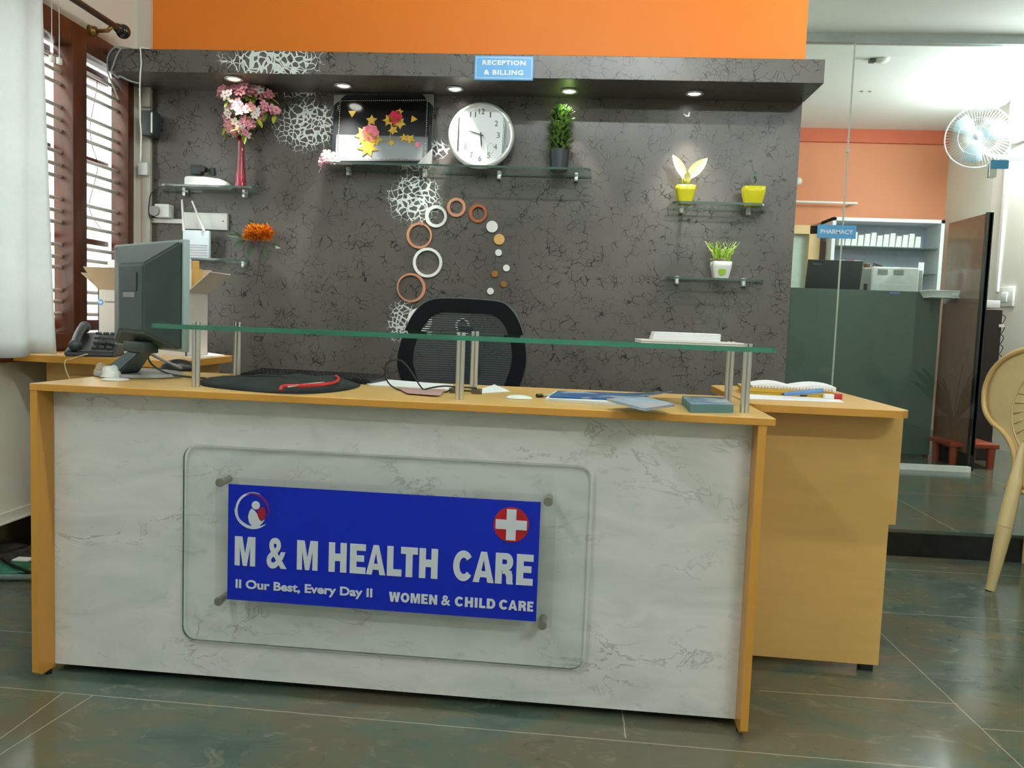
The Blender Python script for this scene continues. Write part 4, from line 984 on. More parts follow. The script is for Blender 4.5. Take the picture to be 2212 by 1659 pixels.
for x, y, r, n, ro_ in ((757, 238, 10, 3, .5), (891, 252, 9, 3, 2), (800, 255, 13, 5, .3), (785, 290, 22, 6, .1), (795, 318, 24, 7, .6), (838, 255, 15, 6, 0), (862, 262, 14, 5, 1), (848, 278, 12, 5, .8), (860, 235, 9, 5, .2), (872, 296, 10, 5, .4), (885, 299, 12, 5, .9), (845, 308, 8, 4, 0), (812, 300, 14, 5, 1.2)): star(g, x, y, r, n, ro_, .52)
g.tube([Vector((*pp(x, y)[:1], -.003, pp(x, y)[1])) for x, y in ((800, 312), (825, 305), (850, 298), (880, 300), (900, 308))], .0012, 5); g.tube([Vector((pp(x, y)[0], -.003, pp(x, y)[1])) for x, y in ((842, 302), (842, 285), (850, 262))], .0012, 5)
obj('gold_leaves', g, gold, pf)
g = G(FM); star(g, 851, 248, 17, 7, .2, .82); obj('red_bloom', g, redp, pf)
g = G(FM); star(g, 798, 285, 21, 8, .1, .85); obj('pink_bloom', g, pinkp, pf); g = G(FM); star(g, 902, 312, 6, 6, 0, .9); obj('pink_bud', g, pinkp, pf)
# pink flower clip at the frame's left foot
p = at(712, 345, Y=1.86); p.z = max(p.z, LZ+.02)
pk = thing('pink_flower', 'pink and white artificial flower at the left end of the long shelf', 'flower', (p.x, 1.86, LZ))
g = G(); rnd = random.Random(3)
for k in range(9): flower(g, (p.x+rnd.uniform(-.035, .045), 1.852+rnd.uniform(-.008, .012), p.z+rnd.uniform(-.012, .028)), (rnd.uniform(-.6, .6), -1, rnd.uniform(0, .6)), rnd.uniform(.018, .026))
obj('blossom', g, [pinkm[1], pinkm[0]], pk)
g = G()
for k in range(4): flower(g, (p.x-.04+rnd.uniform(-.015, .01), 1.858, p.z-.006+rnd.uniform(-.015, .015)), (-.6, -1, .2), .019)
g.tube([(p.x-.03, 1.86, p.z-.01), (p.x-.05, 1.862, p.z-.06)], .002, 5)
obj('blossom', g, [pinkm[0], ctr], pk); g = G(); g.cyl((p.x-.02, 1.862, LZ+.006), (p.x+.11, 1.862, LZ+.006), .0055); obj('stem', g, mat('pink_stem', srgb(214, 130, 140), .5), pk)

# wall clock
cc = at(1038.5, 296, Y=YS); R0 = 71.5*(YS-CAM.y)/F
cc.z = LZ+R0+.001
KM = Matrix.Translation((cc.x, 1.93, cc.z)) @ Matrix.Rotation(math.radians(-5), 4, 'X')
ck = thing('wall_clock', 'round silver clock with barrel shaped dial leaning on the long shelf', 'clock', (cc.x, 1.93, LZ))
g = G(KM); rot90 = Matrix.Rotation(PI/2, 4, 'X')
g.lathe([(R0*.7, 0), (R0*.96, .002), (R0, .012), (R0*.985, .024), (R0*.93, .032), (R0*.86, .030), (R0*.80, .020), (.0, .018)], (0, 0, 0), 72, M=rot90); obj('case', g, mat('pearl_silver', srgb(212, 218, 214), .28, .35), ck, True)
def barrel(w, r):
    P = []; a0 = math.asin(w/r)
    for k in range(25): a = -a0+2*a0*k/24; P.append((r*math.sin(a), r*math.cos(a)))
    for k in range(25): a = a0-2*a0*k/24; P.append((r*math.sin(a), -r*math.cos(a)))
    return P
g = G(KM); g.prism([(x, -.024, z) for x, z in barrel(R0*.70, R0*.93)], (0, -.004, 0)); obj('bezel', g, mat('smoky_chrome', srgb(110, 120, 118), .15, .9), ck)
g = G(KM); g.prism([(x, -.0283, z) for x, z in barrel(R0*.645, R0*.86*.99)], (0, -.0012, 0)); obj('dial', g, mat('dial_white', srgb(226, 232, 232), .35, var=.01), ck)
ink = mat('clock_ink', srgb(36, 40, 44), .4)
tl = mat('dial_ink_grey', srgb(96, 102, 106), .4)
for hnum in range(1, 13):
    a = math.radians(hnum*30); ex, ez = .52, .70
    x, z = math.sin(a)*R0*ex*(1.0 if hnum not in (2, 3, 4, 8, 9, 10) else 1.0), math.cos(a)*R0*ez
    ww = (.027 if hnum > 9 else (.006 if hnum == 1 else .015)); hh = .026
    obj('numeral', text_g(str(hnum), x-ww/2, x+ww/2, z-hh/2, z+hh/2, -.0297, M=KM, depth=.0004, bold=.0), ink if hnum in (12, 1, 2, 3, 11, 4) else tl, ck)  # overexposed numerals get the paler ink: washout put into the colour
obj('dial_lettering', text_g('RIKON', -.014, .014, R0*.335, R0*.365, -.0297, M=KM, depth=.0003), tl, ck) if False else None
def hand(a, L, w, y):
    d = Vector((math.sin(a), 0, math.cos(a))); s_ = Vector((d.z, 0, -d.x)); g = G(KM); b0 = -d*L*.16
    g.prism([b0-s_*w*.5+Vector((0, y, 0)), b0+s_*w*.5+Vector((0, y, 0)), d*L*.6+s_*w*.6+Vector((0, y, 0)), d*L+Vector((0, y, 0)), d*L*.6-s_*w*.6+Vector((0, y, 0))], (0, -.001, 0)); obj('hand', g, ink, ck)
hand(math.radians(-73), R0*.50, .0044, -.031); hand(math.radians(174), R0*.44, .0056, -.0325); hand(math.radians(128), R0*.2, .0012, -.034)
g = G(KM); g.cyl((0, -.0295, 0), (0, -.036, 0), .0035); obj('hub', g, ink, ck)
for (u, v) in ((.82, .38), (.80, -.33)):
    g = G(KM); g.cyl((R0*u, -.028, R0*v), (R0*u, -.0335, R0*v), .0028); obj('screw', g, ink, ck)
g = G(KM); g.tube([Vector((R0*(.31+.10*math.cos(a)), -.0302, R0*(-.40+.16*math.sin(a)))) for a in [2*PI*k/24 for k in range(24)]], .0005, 5); obj('dial_swan_ring', g, tl, ck)

# potted plant in the dark pot
def pot(name, lab, x, z0, y0, prof, m, sq=0, seg=40):
    t = thing(name, lab, 'plant', (x, y0, z0)); g = G(); g.lathe(prof, (x, y0, z0+.0004), seg, sq=sq); obj('pot', g, m, t, 'auto' if not sq else True); return t
X1 = sx_(1208, 345); ph_ = sz_(325, 1208)-LZ
t = pot('potted_plant', 'bushy green plant in a dark grey pot right of the clock', X1, LZ, YS, [(.036, 0), (.040, .004), (.048, ph_), (.045, ph_), (.042, ph_-.012), (0, ph_-.013)], mat('charcoal_pot', srgb(48, 56, 60), .4, var=.1))
g = G(); g2 = G(); rnd = random.Random(11); gs = mat('boxwood_green', srgb(140, 176, 88), .5, var=.3, scale=50); gd = mat('deep_green', srgb(44, 70, 42), .5, var=.3, scale=50)
HH = sz_(232, 1208)-LZ-ph_
for k in range(700):
    t_ = rnd.random(); z = LZ+ph_-.005+HH*t_; rr = (.046+.010*math.sin(9*t_+k*.01))*(1 if t_ < .8 else (1.25-t_)/.45)*math.sqrt(rnd.random()); a = rnd.random()*2*PI
    b0 = Vector((X1+rr*math.cos(a), YS+rr*math.sin(a)*.8, z)); d = Vector((math.cos(a), math.sin(a)-.3, .8))
    leaf(g if rnd.random() < .65 else g2, b0, d, .028, .012, .1)
obj('foliage', g, gs, t); obj('foliage', g2, gd, t)
g = G()
for k in range(8): g.tube([(X1+rnd.uniform(-.02, .02), YS+rnd.uniform(-.02, .02), LZ+ph_-.012), (X1+rnd.uniform(-.04, .04), YS+rnd.uniform(-.03, .03), LZ+ph_+HH*.85)], .0012, 5)
obj('stems', g, gd, t)
limep = mat('lime_yellow_pot', srgb(214, 206, 12), .4, var=.02)
def sqpot(lab, xpx, ytop, zs, w0, w1, m=limep):
    x = sx_(xpx, ytop); h = sz_(ytop, xpx)-zs
    return pot('potted_plant', lab, x, zs, YS, [(w0, 0), (w0+.001, .003), (w1*.98, h*.7), (w1, h), (w1-.004, h), (w1-.006, h-.01), (0, h-.011)], m, sq=5, seg=48), x, h
t, x, h = sqpot('yellow pot with large cream leaves on the upper right shelf', 1481, 402, CZ2, .029, .043)
g = G(); cream = mat('variegated_cream_leaf', srgb(238, 234, 176), .45, var=.08, scale=30)
leaf(g, (x-.002, YS-.005, CZ2+h+.03), (-.75, -.15, 1.2), .125, .048, .0, (.3, -1, .2)); leaf(g, (x+.004, YS-.01, CZ2+h+.03), (.85, -.2, .95), .125, .056, .0, (-.3, -1, .2)); leaf(g, (x, YS-.015, CZ2+h+.02), (0.05, -.4, .6), .05, .03, .1, (0, -1, .4))
obj('leaves', g, cream, t, True); g = G()
for dx, dz in ((-.03, .05), (.03, .045), (-.012, .04), (.014, .035), (-.022, .02)): g.tube([(x+dx*.2, YS, CZ2+h-.01), (x+dx*.8, YS-.004, CZ2+h+dz)], .004, 6, rs=[.004, .0025]); leaf(g, (x+dx*.3, YS-.006, CZ2+h+.005), (dx*12, -.3, .8), .035, .012)
obj('stems', g, leafy, t, True); g = G(); g.cyl((x, YS, CZ2+h-.016), (x, YS, CZ2+h-.009), .036); obj('soil', g, mat('soil', srgb(56, 42, 30), .9, var=.4), t)
t, x, h = sqpot('yellow pot with a tiny green sprig at the shelf right end', 1628, 405, CZ2, .034, .049)
g = G(); g.tube([(x, YS, CZ2+h-.01), (x+.004, YS, CZ2+h+.03), (x+.002, YS, CZ2+h+.07)], .0012, 6); rnd = random.Random(2)
for k in range(16): leaf(g, (x+.003+rnd.uniform(-.006, .006), YS+rnd.uniform(-.008, .008), CZ2+h+.02+.003*k), (rnd.uniform(-1, 1), rnd.uniform(-1, .5), .5), .018, .006)
obj('sprig', g, mat('blue_green_sprig', srgb(74, 112, 70), .5, var=.2), t); g = G(); g.cyl((x, YS, CZ2+h-.016), (x, YS, CZ2+h-.009), .041); obj('soil', g, MATS['soil'], t)
t, x, h = sqpot('white square pot with green dot and curly yellow-green plant', 1558, 566, EZ, .033, .046, mat('white_ceramic', srgb(236, 238, 232), .25, var=.01))
g = G(); d0 = at(1560, 586, Y=YS-.045); g.cyl((d0.x, YS-.0405, d0.z), (d0.x, YS-.0425, d0.z), .0175, seg=32); obj('green_dot', g, mat('green_dot', srgb(140, 184, 30), .4), t)
g = G(); g2 = G(); rnd = random.Random(8); curly = mat('curly_lime_leaf', srgb(150, 190, 44), .5, var=.25, scale=40)
for k in range(60):
    a = rnd.random()*2*PI; r = rnd.uniform(.0, .036); b0 = Vector((x+r*math.cos(a), YS+r*math.sin(a), EZ+h-.008)); L = rnd.uniform(.07, .135); s_ = rnd.uniform(-.35, .35)
    pts_ = [b0+Vector((math.cos(a)*.25*L*t_+s_*L*t_*t_*.6+.005*math.sin(9*t_+k), math.sin(a)*.2*L*t_, L*t_*(1-.25*t_))) for t_ in [i/7 for i in range(8)]]
    (g if k % 4 else g2).tube(pts_, .003, 5, rs=[.0035-.0003*i for i in range(8)])
obj('foliage', g, curly, t, True); obj('dry_foliage', g2, cream, t, True)
g = G()
for k in range(14): leaf(g, (x-.03+rnd.uniform(-.01, .05), YS-.02, EZ+h), (rnd.uniform(-1, .6), -.5, .5), .035, .014)
obj('pale_leaves', g, mat('pale_pink_leaf', srgb(232, 216, 196), .6), t)

# orange artificial flower on the lower left shelf
oc = at(556, 507, Y=1.93)
of = thing('orange_flower', 'orange artificial chrysanthemum with green leaves by the lower left shelf', 'flower', (oc.x, 1.95, oc.z-.2))
g = G(); rnd = random.Random(4)
for k in range(420):
    a = rnd.random()*2*PI; u = rnd.uniform(-.3, 1); rr = math.sqrt(max(0, 1-u*u)); d = Vector((rr*math.cos(a)*1.2, -abs(rr*math.sin(a)), u))
    c_ = Vector((oc.x+rnd.uniform(-.03, .035), 1.935, oc.z-.008+rnd.uniform(-.018, .024))); g.mi = 0 if rnd.random() < .75 else 1
    leaf(g, c_+d*.018, d, .030, .016, .0, (d.z, -.5, -d.x+.2))
obj('petals', g, [mat('marigold_petal', srgb(255, 176, 48), .5, var=.15, scale=60), mat('red_orange_petal', srgb(236, 96, 20), .5, var=.2)], of)
g = G()
for x, y, dx, dz, L, w_ in ((530, 512, -1, .1, .09, .02), (528, 520, -.8, -.5, .06, .025), (545, 535, -.3, -1, .045, .03), (570, 538, .5, -.9, .06, .03), (588, 528, 1, -.3, .05, .028), (548, 488, -.6, .8, .04, .022), (575, 534, .2, -1, .05, .03), (520, 508, -1, .4, .05, .012)):
    b0 = at(x, y, Y=1.94); leaf(g, b0, (dx, -.25, dz), L, w_, .05, (0, -1, .3))
obj('leaves', g, dleaf, of); g = G()
g.tube(smoothpath([at(x, y, Y=1.96) for x, y in ((557, 530), (561, 555), (560, 575), (553, 614))], 5), .0022, 6); obj('stem', g, dleaf, of, True)

# rings and discs on the feature wall
cop = mat('copper_mirror', srgb(222, 158, 124), .25, .35, var=.15, scale=14); cop2 = mat('dark_copper_mirror', srgb(184, 106, 70), .25, .4, var=.2, scale=14); wh = mat('white_acrylic', srgb(242, 244, 240), .25, var=.01); ora = mat('amber_acrylic', srgb(226, 178, 104), .3); gld = mat('bronze_acrylic', srgb(164, 112, 52), .25, .5, var=.2)
kk = (1.99-CAM.y)/F
for x, y, R, r, ex, m, lab in ((942, 467.7, 23.6, 17, 1, wh, 'white wall ring touching the painted glint patch'), (986, 448, 20.4, 14, 0, cop, 'pale copper wall ring at the top of the arc'), (1032.7, 461, 19.6, 13.5, 1, cop2, 'dark copper wall ring right of the pale copper one'), (906, 509, 27.8, 23, .8, cop, 'copper wall ring below the upper white ring'), (923.8, 567.3, 32, 26, 0, wh, 'largest white wall ring in the middle of the curve'), (888.6, 621.7, 31.5, 27, -1.8, cop, 'lowest copper wall ring above the office chair'), (907, 692, 27, 18, 0, wh, 'white wall ring half hidden behind the office chair'), (999, 703, 15.5, 11.5, 0, wh, 'small white wall ring seen through the chair mesh')):
    c = at(x, y, Y=1.99); g = G(); g.ring((c.x, 1.998, c.z), R*kk, r*kk, .014, 56, (ex*kk, 0)); tag(obj('wall_ring', g, m, None, 'auto'), lab, 'wall ring', 'decorative rings on the feature wall')
for x, y, R, m, lab in ((1063, 489.6, 12.3, wh, 'largest white wall disc at the right end of the rings'), (1078.5, 517, 11.5, ora, 'amber wall disc under the largest white disc'), (1077, 545.8, 7.2, wh, 'small white wall disc under the amber disc'), (1094, 579, 7.2, wh, 'small white wall disc farthest right'), (1069, 591.6, 6.9, gld, 'upper of the two small bronze wall discs'), (1088.6, 613.7, 6.7, gld, 'lower of the two small bronze wall discs'), (1059.5, 629, 7.3, wh, 'lowest small white wall disc above the chair')):
    c = at(x, y, Y=1.99); g = G(); g.cyl((c.x, 1.998, c.z), (c.x, 1.986, c.z), R*kk, seg=36); tag(obj('wall_disc', g, m, None, 'auto'), lab, 'wall disc', 'decorative discs on the feature wall')

# ------------------------------------------------------------------ electronics at left
def pbox(name, x0, y0, x1, y1, Yc, dep, m, lab, cat, bev=.004, **k):
    a, b = at(x0, y0, Y=Yc), at(x1, y1, Y=Yc); g = G(); g.box((a.x, Yc, b.z), (b.x, Yc+dep, a.z), bev); o = obj(name, g, m, None, 'auto'); tag(o, lab, cat, **k); return o
a, b = at(400, 380, Y=1.87), at(486, 404, Y=1.87)
md = thing('modem', 'white rounded modem on the upper left shelf beside the vase', 'modem', ((a.x+b.x)/2, 1.9, AZ))
g = G(); g.prism([(x, 1.86, z+AZ+.0005) for x, z in ((a.x-0, 0), (a.x, .042), (a.x+.01, .048), (a.x+.10, .047), (b.x-.02, .038), (b.x, .024), (b.x, .004), (b.x-.004, 0))], (0, .09, 0)); bmesh.ops.bevel(g.bm, geom=g.bm.edges[:], offset=.003, segments=2, affect='EDGES'); obj('case', g, white_pl, md, 'auto')
a = at(412, 356, Y=1.985); b = at(462, 378, Y=1.985)
sw = thing('wall_socket', 'grey wall socket with round plug behind the white modem', 'socket', ((a.x+b.x)/2, 1.99, b.z))
g = G(); g.box((a.x, 1.978, b.z), (a.x+.055, 1.999, a.z), .002); g.box((b.x-.02, 1.985, b.z), (b.x+.0, 1.999, a.z-.01), .002); obj('plate', g, dark_pl, sw, 'auto'); g = G(); c = at(443, 367, Y=1.98); g.cyl((c.x, 1.977, c.z), (c.x, 1.95, c.z), .014); obj('plug', g, black_pl, sw, 'auto')
a, b = at(324, 440, Y=1.95), at(366, 470, Y=1.95)
ad = thing('power_adapter', 'white power adapter with round plug beside the corner conduit', 'adapter', ((a.x+b.x)/2, 1.97, b.z))
g = G(); g.box((a.x+.025, 1.945, b.z), (b.x, 1.998, a.z), .003); obj('body', g, white_pl, ad, 'auto'); g = G(); g.cyl((a.x+.03, 1.944, (a.z+b.z)/2-.004), (a.x+.03, 1.93, (a.z+b.z)/2-.004), .024); obj('plug', g, grey_pl, ad, 'auto')
pbox('socket_strip', 323, 471, 396, 483, 1.985, .0135, white_pl, 'narrow white wiring strip under the power adapter', 'wiring strip', .002)
a, b = at(395, 458, Y=1.975), at(490, 497, Y=1.975)
sb = thing('wall_panel', 'white blank wall plate behind the router antennas', 'wall plate', ((a.x+b.x)/2, 1.98, b.z)); g = G(); g.box((a.x, 1.975, b.z), (b.x, 1.9985, a.z), .002); obj('plate', g, white_pl, sb, 'auto'); g = G(); c = at(482, 478, Y=1.974); g.cyl((c.x, 1.9745, c.z), (c.x, 1.972, c.z), .003); obj('screw', g, dark_pl, sb)
a, b = at(396, 497, Y=1.90), at(452, 560, Y=1.90)
rt = thing('router', 'white router with two antennas on the lower left shelf', 'router', ((a.x+b.x)/2, 1.91, BZ))
RXM = Matrix.Translation(((a.x+b.x)/2, 1.905, BZ+.0006)); rw = (b.x-a.x)/2; rh = a.z-BZ
g = G(RXM); g.box((-rw, -.012, 0), (rw, .014, rh), .003); bluew = mat('cool_white_plastic', srgb(214, 226, 236), .35, var=.01); obj('case', g, bluew, rt, 'auto')
g = G(RXM)
for k in range(5): g.box((-rw+.006, -.0135, .018+k*.012), (rw-.006, -.012, .0205+k*.012))
obj('vents', g, grey_pl, rt)
for (x0, y0, x1, y1) in ((397, 500, 393, 431), (441, 500, 415, 434)):
    p0, p1 = at(x0, y0, Y=1.895), at(x1, y1, Y=1.895); g = G(); g.cyl(p0, p1, .0065, .0045, seg=12); obj('antenna', g, white_pl, rt, 'auto')
pbox('router_foot', 401, 559, 0, 0, 0, 0, white_pl, '', '') if False else None
# corner: cable, black speaker, white junction boxes
a, b = at(301, 237, Y=1.90), at(331, 292, Y=1.90)
spk = thing('speaker', 'small black wall speaker at the corner by the window', 'speaker', ((a.x+b.x)/2, 1.93, b.z)); g = G(); g.box((a.x+.003, 1.90, b.z), (b.x, 1.974, a.z), .006); obj('cabinet', g, dark_pl, spk, 'auto'); g = G(); g.box((b.x-.012, 1.8985, b.z+.012), (b.x-.004, 1.9, a.z-.012), .0005); obj('chrome_strip', g, silver, spk)
pbox('junction_box', 305, 182, 324, 231, 1.955, .019, mat('aged_white_plastic', srgb(190, 186, 172), .5), 'aged white junction box above the black corner speaker', 'junction box', .004)
pbox('conduit', 306, 293, 323, 700, 1.962, .0125, mat('conduit_white', srgb(206, 202, 190), .5, var=.08), 'white wall conduit running down the room corner', 'conduit', .002)
pbox('switch_box', 297, 350, 318, 378, 1.935, .025, white_pl, 'small white switch box on the corner conduit', 'switch', .004)
g = G(); g.tube(smoothpath([at(x, y, Y=1.69) for x, y in ((303, 104), (304, 118), (305, 140), (303, 160), (302, 200), (303, 240), (303, 262), (305, 290), (304, 350))], 5), .0032, 8); g.tube(smoothpath([Vector((-.60, 1.72, 2.137)), Vector((-.625, 1.695, 2.137)), at(303, 104, Y=1.69)], 4), .0032, 8)
tag(obj('cable', g, white_pl, None, True), 'white cable hanging straight down over the left end of the canopy', 'cable')
g = G(); g.tube(smoothpath([Vector((-.66, 1.76, 2.138)), Vector((-.70, 1.72, 2.142))]+[at(x, y, Y=1.69) for x, y in ((252, 101), (238, 112), (231, 130), (233, 155), (240, 175), (248, 195), (256, 215))], 5), .0035, 8)
g.tube(smoothpath([at(x, y, Y=1.69) for x, y in ((262, 103), (252, 120), (245, 140), (241, 155), (256, 168), (258, 164), (280, 174), (300, 180))], 5), .0035, 8)
tag(obj('cable_coil', g, mat('grey_cable', srgb(150, 160, 156), .4), None, True), 'grey cable looped around the left end of the canopy', 'cable')
g = G(); g.tube(smoothpath([at(x, y, Y=1.96) for x, y in ((360, 402), (340, 405), (326, 420), (322, 440), (322, 465), (330, 476))], 5), .0028, 8); tag(obj('cable', g, mat('dark_cable', srgb(62, 72, 70), .4), None, True), 'grey cable curving from the upper left shelf to the adapter', 'cable')

# ================================================================== OFFICE CHAIR
CX, CYY = at(1003, 740, Y=1.2).x, 1.2
oc_ = thing('office_chair', 'black mesh back office chair behind the reception desk', 'chair', (CX, CYY+.25, 0))
k2 = lambda x, y: at(x, y, Y=1.2)
outl = [(865, 790), (866, 765), (873, 735), (885, 702), (900, 675), (920, 655), (945, 646), (985, 645), (1040, 648), (1085, 654), (1108, 672), (1124, 700), (1134, 735), (1138, 770), (1134, 800), (1124, 830), (1108, 862), (1080, 890), (1003, 900), (920, 890), (885, 850), (874, 825)]
def curveY(x): return 1.2+.0+.9*((x-CX)**2)*.8   # sides wrap forward? back curves away at the middle
O = [k2(x, y) for x, y in outl]
O = smoothpath([Vector((p.x, 1.2-.35*(p.x-CX)**2*2, p.z)) for p in O]+[Vector((O[0].x, 1.2-.35*(O[0].x-CX)**2*2, O[0].z))], 4)[:-1]
cen = sum(O, Vector())/len(O)
g = G(); N_ = len(O); inn = []; mid = []; outv = []
for p in O:
    q = cen+(p-cen)*.78; q.y = 1.2-.35*(q.x-CX)**2*2; q.z = cen.z+(p.z-cen.z)*(.74 if p.z > cen.z else .8)
    outv.append((g.v(p+Vector((0, -.014, 0))), g.v(p+Vector((0, .014, 0))))); inn.append((g.v(q+Vector((0, -.010, 0))), g.v(q+Vector((0, .010, 0)))))
for i in range(N_):
    j = (i+1) % N_
    g.f([outv[i][0], outv[j][0], inn[j][0], inn[i][0]]); g.f([outv[i][1], inn[i][1], inn[j][1], outv[j][1]]); g.f([outv[i][0], outv[i][1], outv[j][1], outv[j][0]]); g.f([inn[i][0], inn[j][0], inn[j][1], inn[i][1]])
obj('backrest', g, mat('black_mesh_border', srgb(12, 17, 19), .85, spec=.2), oc_, 'auto')
g = G(); g.tube(O+[O[0]], .005, 8); obj('back_frame', g, mat('grey_chair_rim', srgb(66, 72, 78), .35), oc_, True)
g = G(); zz = [p.z for p in O]; z = min(zz)+.05
I_ = [cen+Vector(((p.x-cen.x)*.82, 0, (p.z-cen.z)*(.76 if p.z > cen.z else .82))) for p in O]
while z < max(zz)-.02:
    xs = []
    for i in range(N_):
        a, b = I_[i], I_[(i+1) % N_]
        if (a.z-z)*(b.z-z) < 0: t_ = (z-a.z)/(b.z-a.z); xs.append(a.x+(b.x-a.x)*t_)
    if len(xs) >= 2:
        x0, x1 = min(xs), max(xs); n_ = 12; prev = None
        for k in range(n_+1):
            x = x0+(x1-x0)*k/n_; y = 1.2-.7*(x-CX)**2
            r_ = [g.v((x, y-.0008, z)), g.v((x, y-.0008, z+.0062)), g.v((x, y+.0008, z+.0062)), g.v((x, y+.0008, z))]
            if prev:
                for m_ in range(4): g.f([prev[m_], prev[(m_+1) % 4], r_[(m_+1) % 4], r_[m_]])
            prev = r_
    z += .0088
obj('mesh_panel', g, mat('mesh_weave', srgb(34, 46, 50), .5), oc_)
g = G(); c = k2(1018, 800); g.ball((c.x, 1.235, c.z), 1, (.035, .012, .045)); g.box((CX-.03, 1.225, .56), (CX+.03, 1.245, .95), .006); obj('lumbar_support', g, dark_pl, oc_, True)
g = G(); g.box((CX-.24, .93, .46), (CX+.24, 1.18, .53), .03, 4); obj('seat', g, MATS['black_mesh_border'], oc_, 'auto')
for s_ in (-1, 1):
    g = G(); g.tube(smoothpath([(CX+s_*.24, 1.14, .48), (CX+s_*.275, 1.14, .5), (CX+s_*.28, 1.14, .66)], 4), .014, 10); g.box((CX+s_*.28-.03, .98, .66), (CX+s_*.28+.03, 1.17, .685), .01); obj('armrest', g, black_pl, oc_, 'auto')
g = G(); g.cyl((CX, 1.05, .1), (CX, 1.05, .46), .028); obj('gas_column', g, chrome, oc_, 'auto')
for k in range(5):
    a = 2*PI*k/5+.3; e = Vector((CX+.29*math.cos(a), 1.05+.29*math.sin(a), .075)); g = G(); g.tube([(CX, 1.05, .11), e], .018, 8, rs=[.024, .014]); lg = obj('base_leg', g, black_pl, oc_, 'auto')
    g = G(); g.cyl(e+Vector((-.02, 0, -.045)), e+Vector((.02, 0, -.045)), .028); obj('caster', g, dark_pl, lg, 'auto')

# ================================================================== PLASTIC CHAIR (right)
PM = Matrix.Translation((3.218, 1.20, 0)) @ Matrix.Rotation(math.radians(-48), 4, 'Z')
pc = thing('plastic_chair', 'beige moulded plastic chair at the right edge of the hall', 'chair', PM.translation, math.radians(-48))
cream_pl = mat('cream_moulded_plastic', srgb(214, 190, 138), .32, var=.03, scale=8, coat=.2)
half = [(0, .955), (.11, .952), (.20, .935), (.27, .90), (.32, .85), (.348, .79), (.352, .73), (.335, .675), (.295, .635), (.25, .612), (.215, .58), (.19, .54), (.178, .49), (.175, .43), (.178, .39)]
full = [(-x, z) for x, z in half]+[(x, z) for x, z in half[::-1]]
def backY(x, z): return .10*(z-.42)*.55 - .32*x*x*0 + .22*(x/.28)**2*.35 - .02
g = G(PM); rows = []; nz_ = 30
zs_ = [.40+(.944-.40)*k/nz_ for k in range(nz_+1)]
def halfw(z):
    for (x0, z0), (x1, z1) in zip(half, half[1:]):
        if z1 <= z <= z0: return x0+(x1-x0)*(z0-z)/(z0-z1) if z0 != z1 else x0
    return .17
for z in zs_:
    w_ = max(halfw(z), .01); rows.append([g.v((w_*u, backY(w_*u, z), z)) for u in [-1+2*k/20 for k in range(21)]])
for A, B in zip(rows, rows[1:]):
    for k in range(20): g.f([A[k], A[k+1], B[k+1], B[k]])
obj('backrest', g, cream_pl, pc, True, solid=.006)
g = G(PM); rim = smoothpath([Vector((x, backY(x, z)-.008, z)) for x, z in full], 4); g.tube(rim, .011, 8); obj('rim', g, mat('cream_rim', srgb(206, 172, 112), .35, var=.03), pc, True)
g = G(PM)
for R1, R2 in ((.215, .215), (.157, .16)):
    g.tube([Vector((R1*math.cos(a), backY(R1*math.cos(a), .70+R2*math.sin(a))-.006, .70+R2*math.sin(a))) for a in [2*PI*k/48 for k in range(49)]], .0028, 6)
for k in range(32):
    a = 2*PI*k/32; p = []
    for R1, R2 in ((.172, .172), (.207, .207)): x, z = R1*math.cos(a+.06*(R1 > .18)), .70+R2*math.sin(a+.06*(R1 > .18)); p.append((x, backY(x, z)-.006, z))
    g.tube(p, .0026, 5)
obj('embossed_pattern', g, cream_pl, pc, True)
for s_ in (-1, 1):   # rear legs continue the back and splay toward the hall front
    g = G(PM); P_ = [(.158*s_, .01, .58), (.165*s_, -.015, .42), (.175*s_, -.05, .25), (.19*s_, -.088, .03), (.192*s_, -.094, .0)]
    ws = [.008, .026, .030, .019, .018]
    for (p0_, w0_), (p1_, w1_) in zip(zip(P_, ws), zip(P_[1:], ws[1:])): g.cyl(p0_, p1_, w0_, w1_, seg=14, cap=True)
    obj('leg', g, cream_pl, pc, 'auto')
    g = G(PM); g.cyl((.235*s_, .42, .42), (.27*s_, .47, 0), .026, .018, seg=14); obj('leg', g, cream_pl, pc, 'auto')
g = G(PM); g.box((-.165, .0, .405), (.165, .12, .425), .006, 3); g.box((-.21, .10, .405), (.21, .46, .425), .008, 3); obj('seat', g, cream_pl, pc, 'auto')

# ================================================================== FLOOR THINGS AT LEFT
g = G(); pts_ = [at(x, 1247, Z=.012) for x in (-60, 0, 40, 80, 130)]; g.tube([(p.x, p.y, .012) for p in pts_], .011, 12); tag(obj('pipe', g, mat('grey_pvc', srgb(120, 138, 138), .35), None, True), 'grey plastic pipe lying on the floor at the left edge', 'pipe')
c = at(5, 1232, Z=.02); g = G(); g.lathe([(.075, 0), (.082, .008), (.06, .018), (.02, .024), (0, .025)], (c.x, c.y+.075, .001), 36); tag(obj('lid', g, mat('green_plastic', srgb(48, 130, 100), .3), None, True), 'green plastic lid on the floor beside the desk', 'lid')
c = at(35, 1200, Z=.03); lump('bag', (c.x-.02, c.y+.02, .001), .13, .10, .05, mat('black_bag', srgb(30, 30, 28), .35, bump=.5, scale=30), 'black crumpled bag on the floor by the left skirting', 'bag', 5, .5, 4)
g = G(); c = at(50, 1208, Z=.055); g.box((c.x-.03, c.y-.02, .052), (c.x+.03, c.y+.02, .058), .002); tag(obj('paper_scrap', g, paper), 'small white scrap lying on the black floor bag', 'paper')
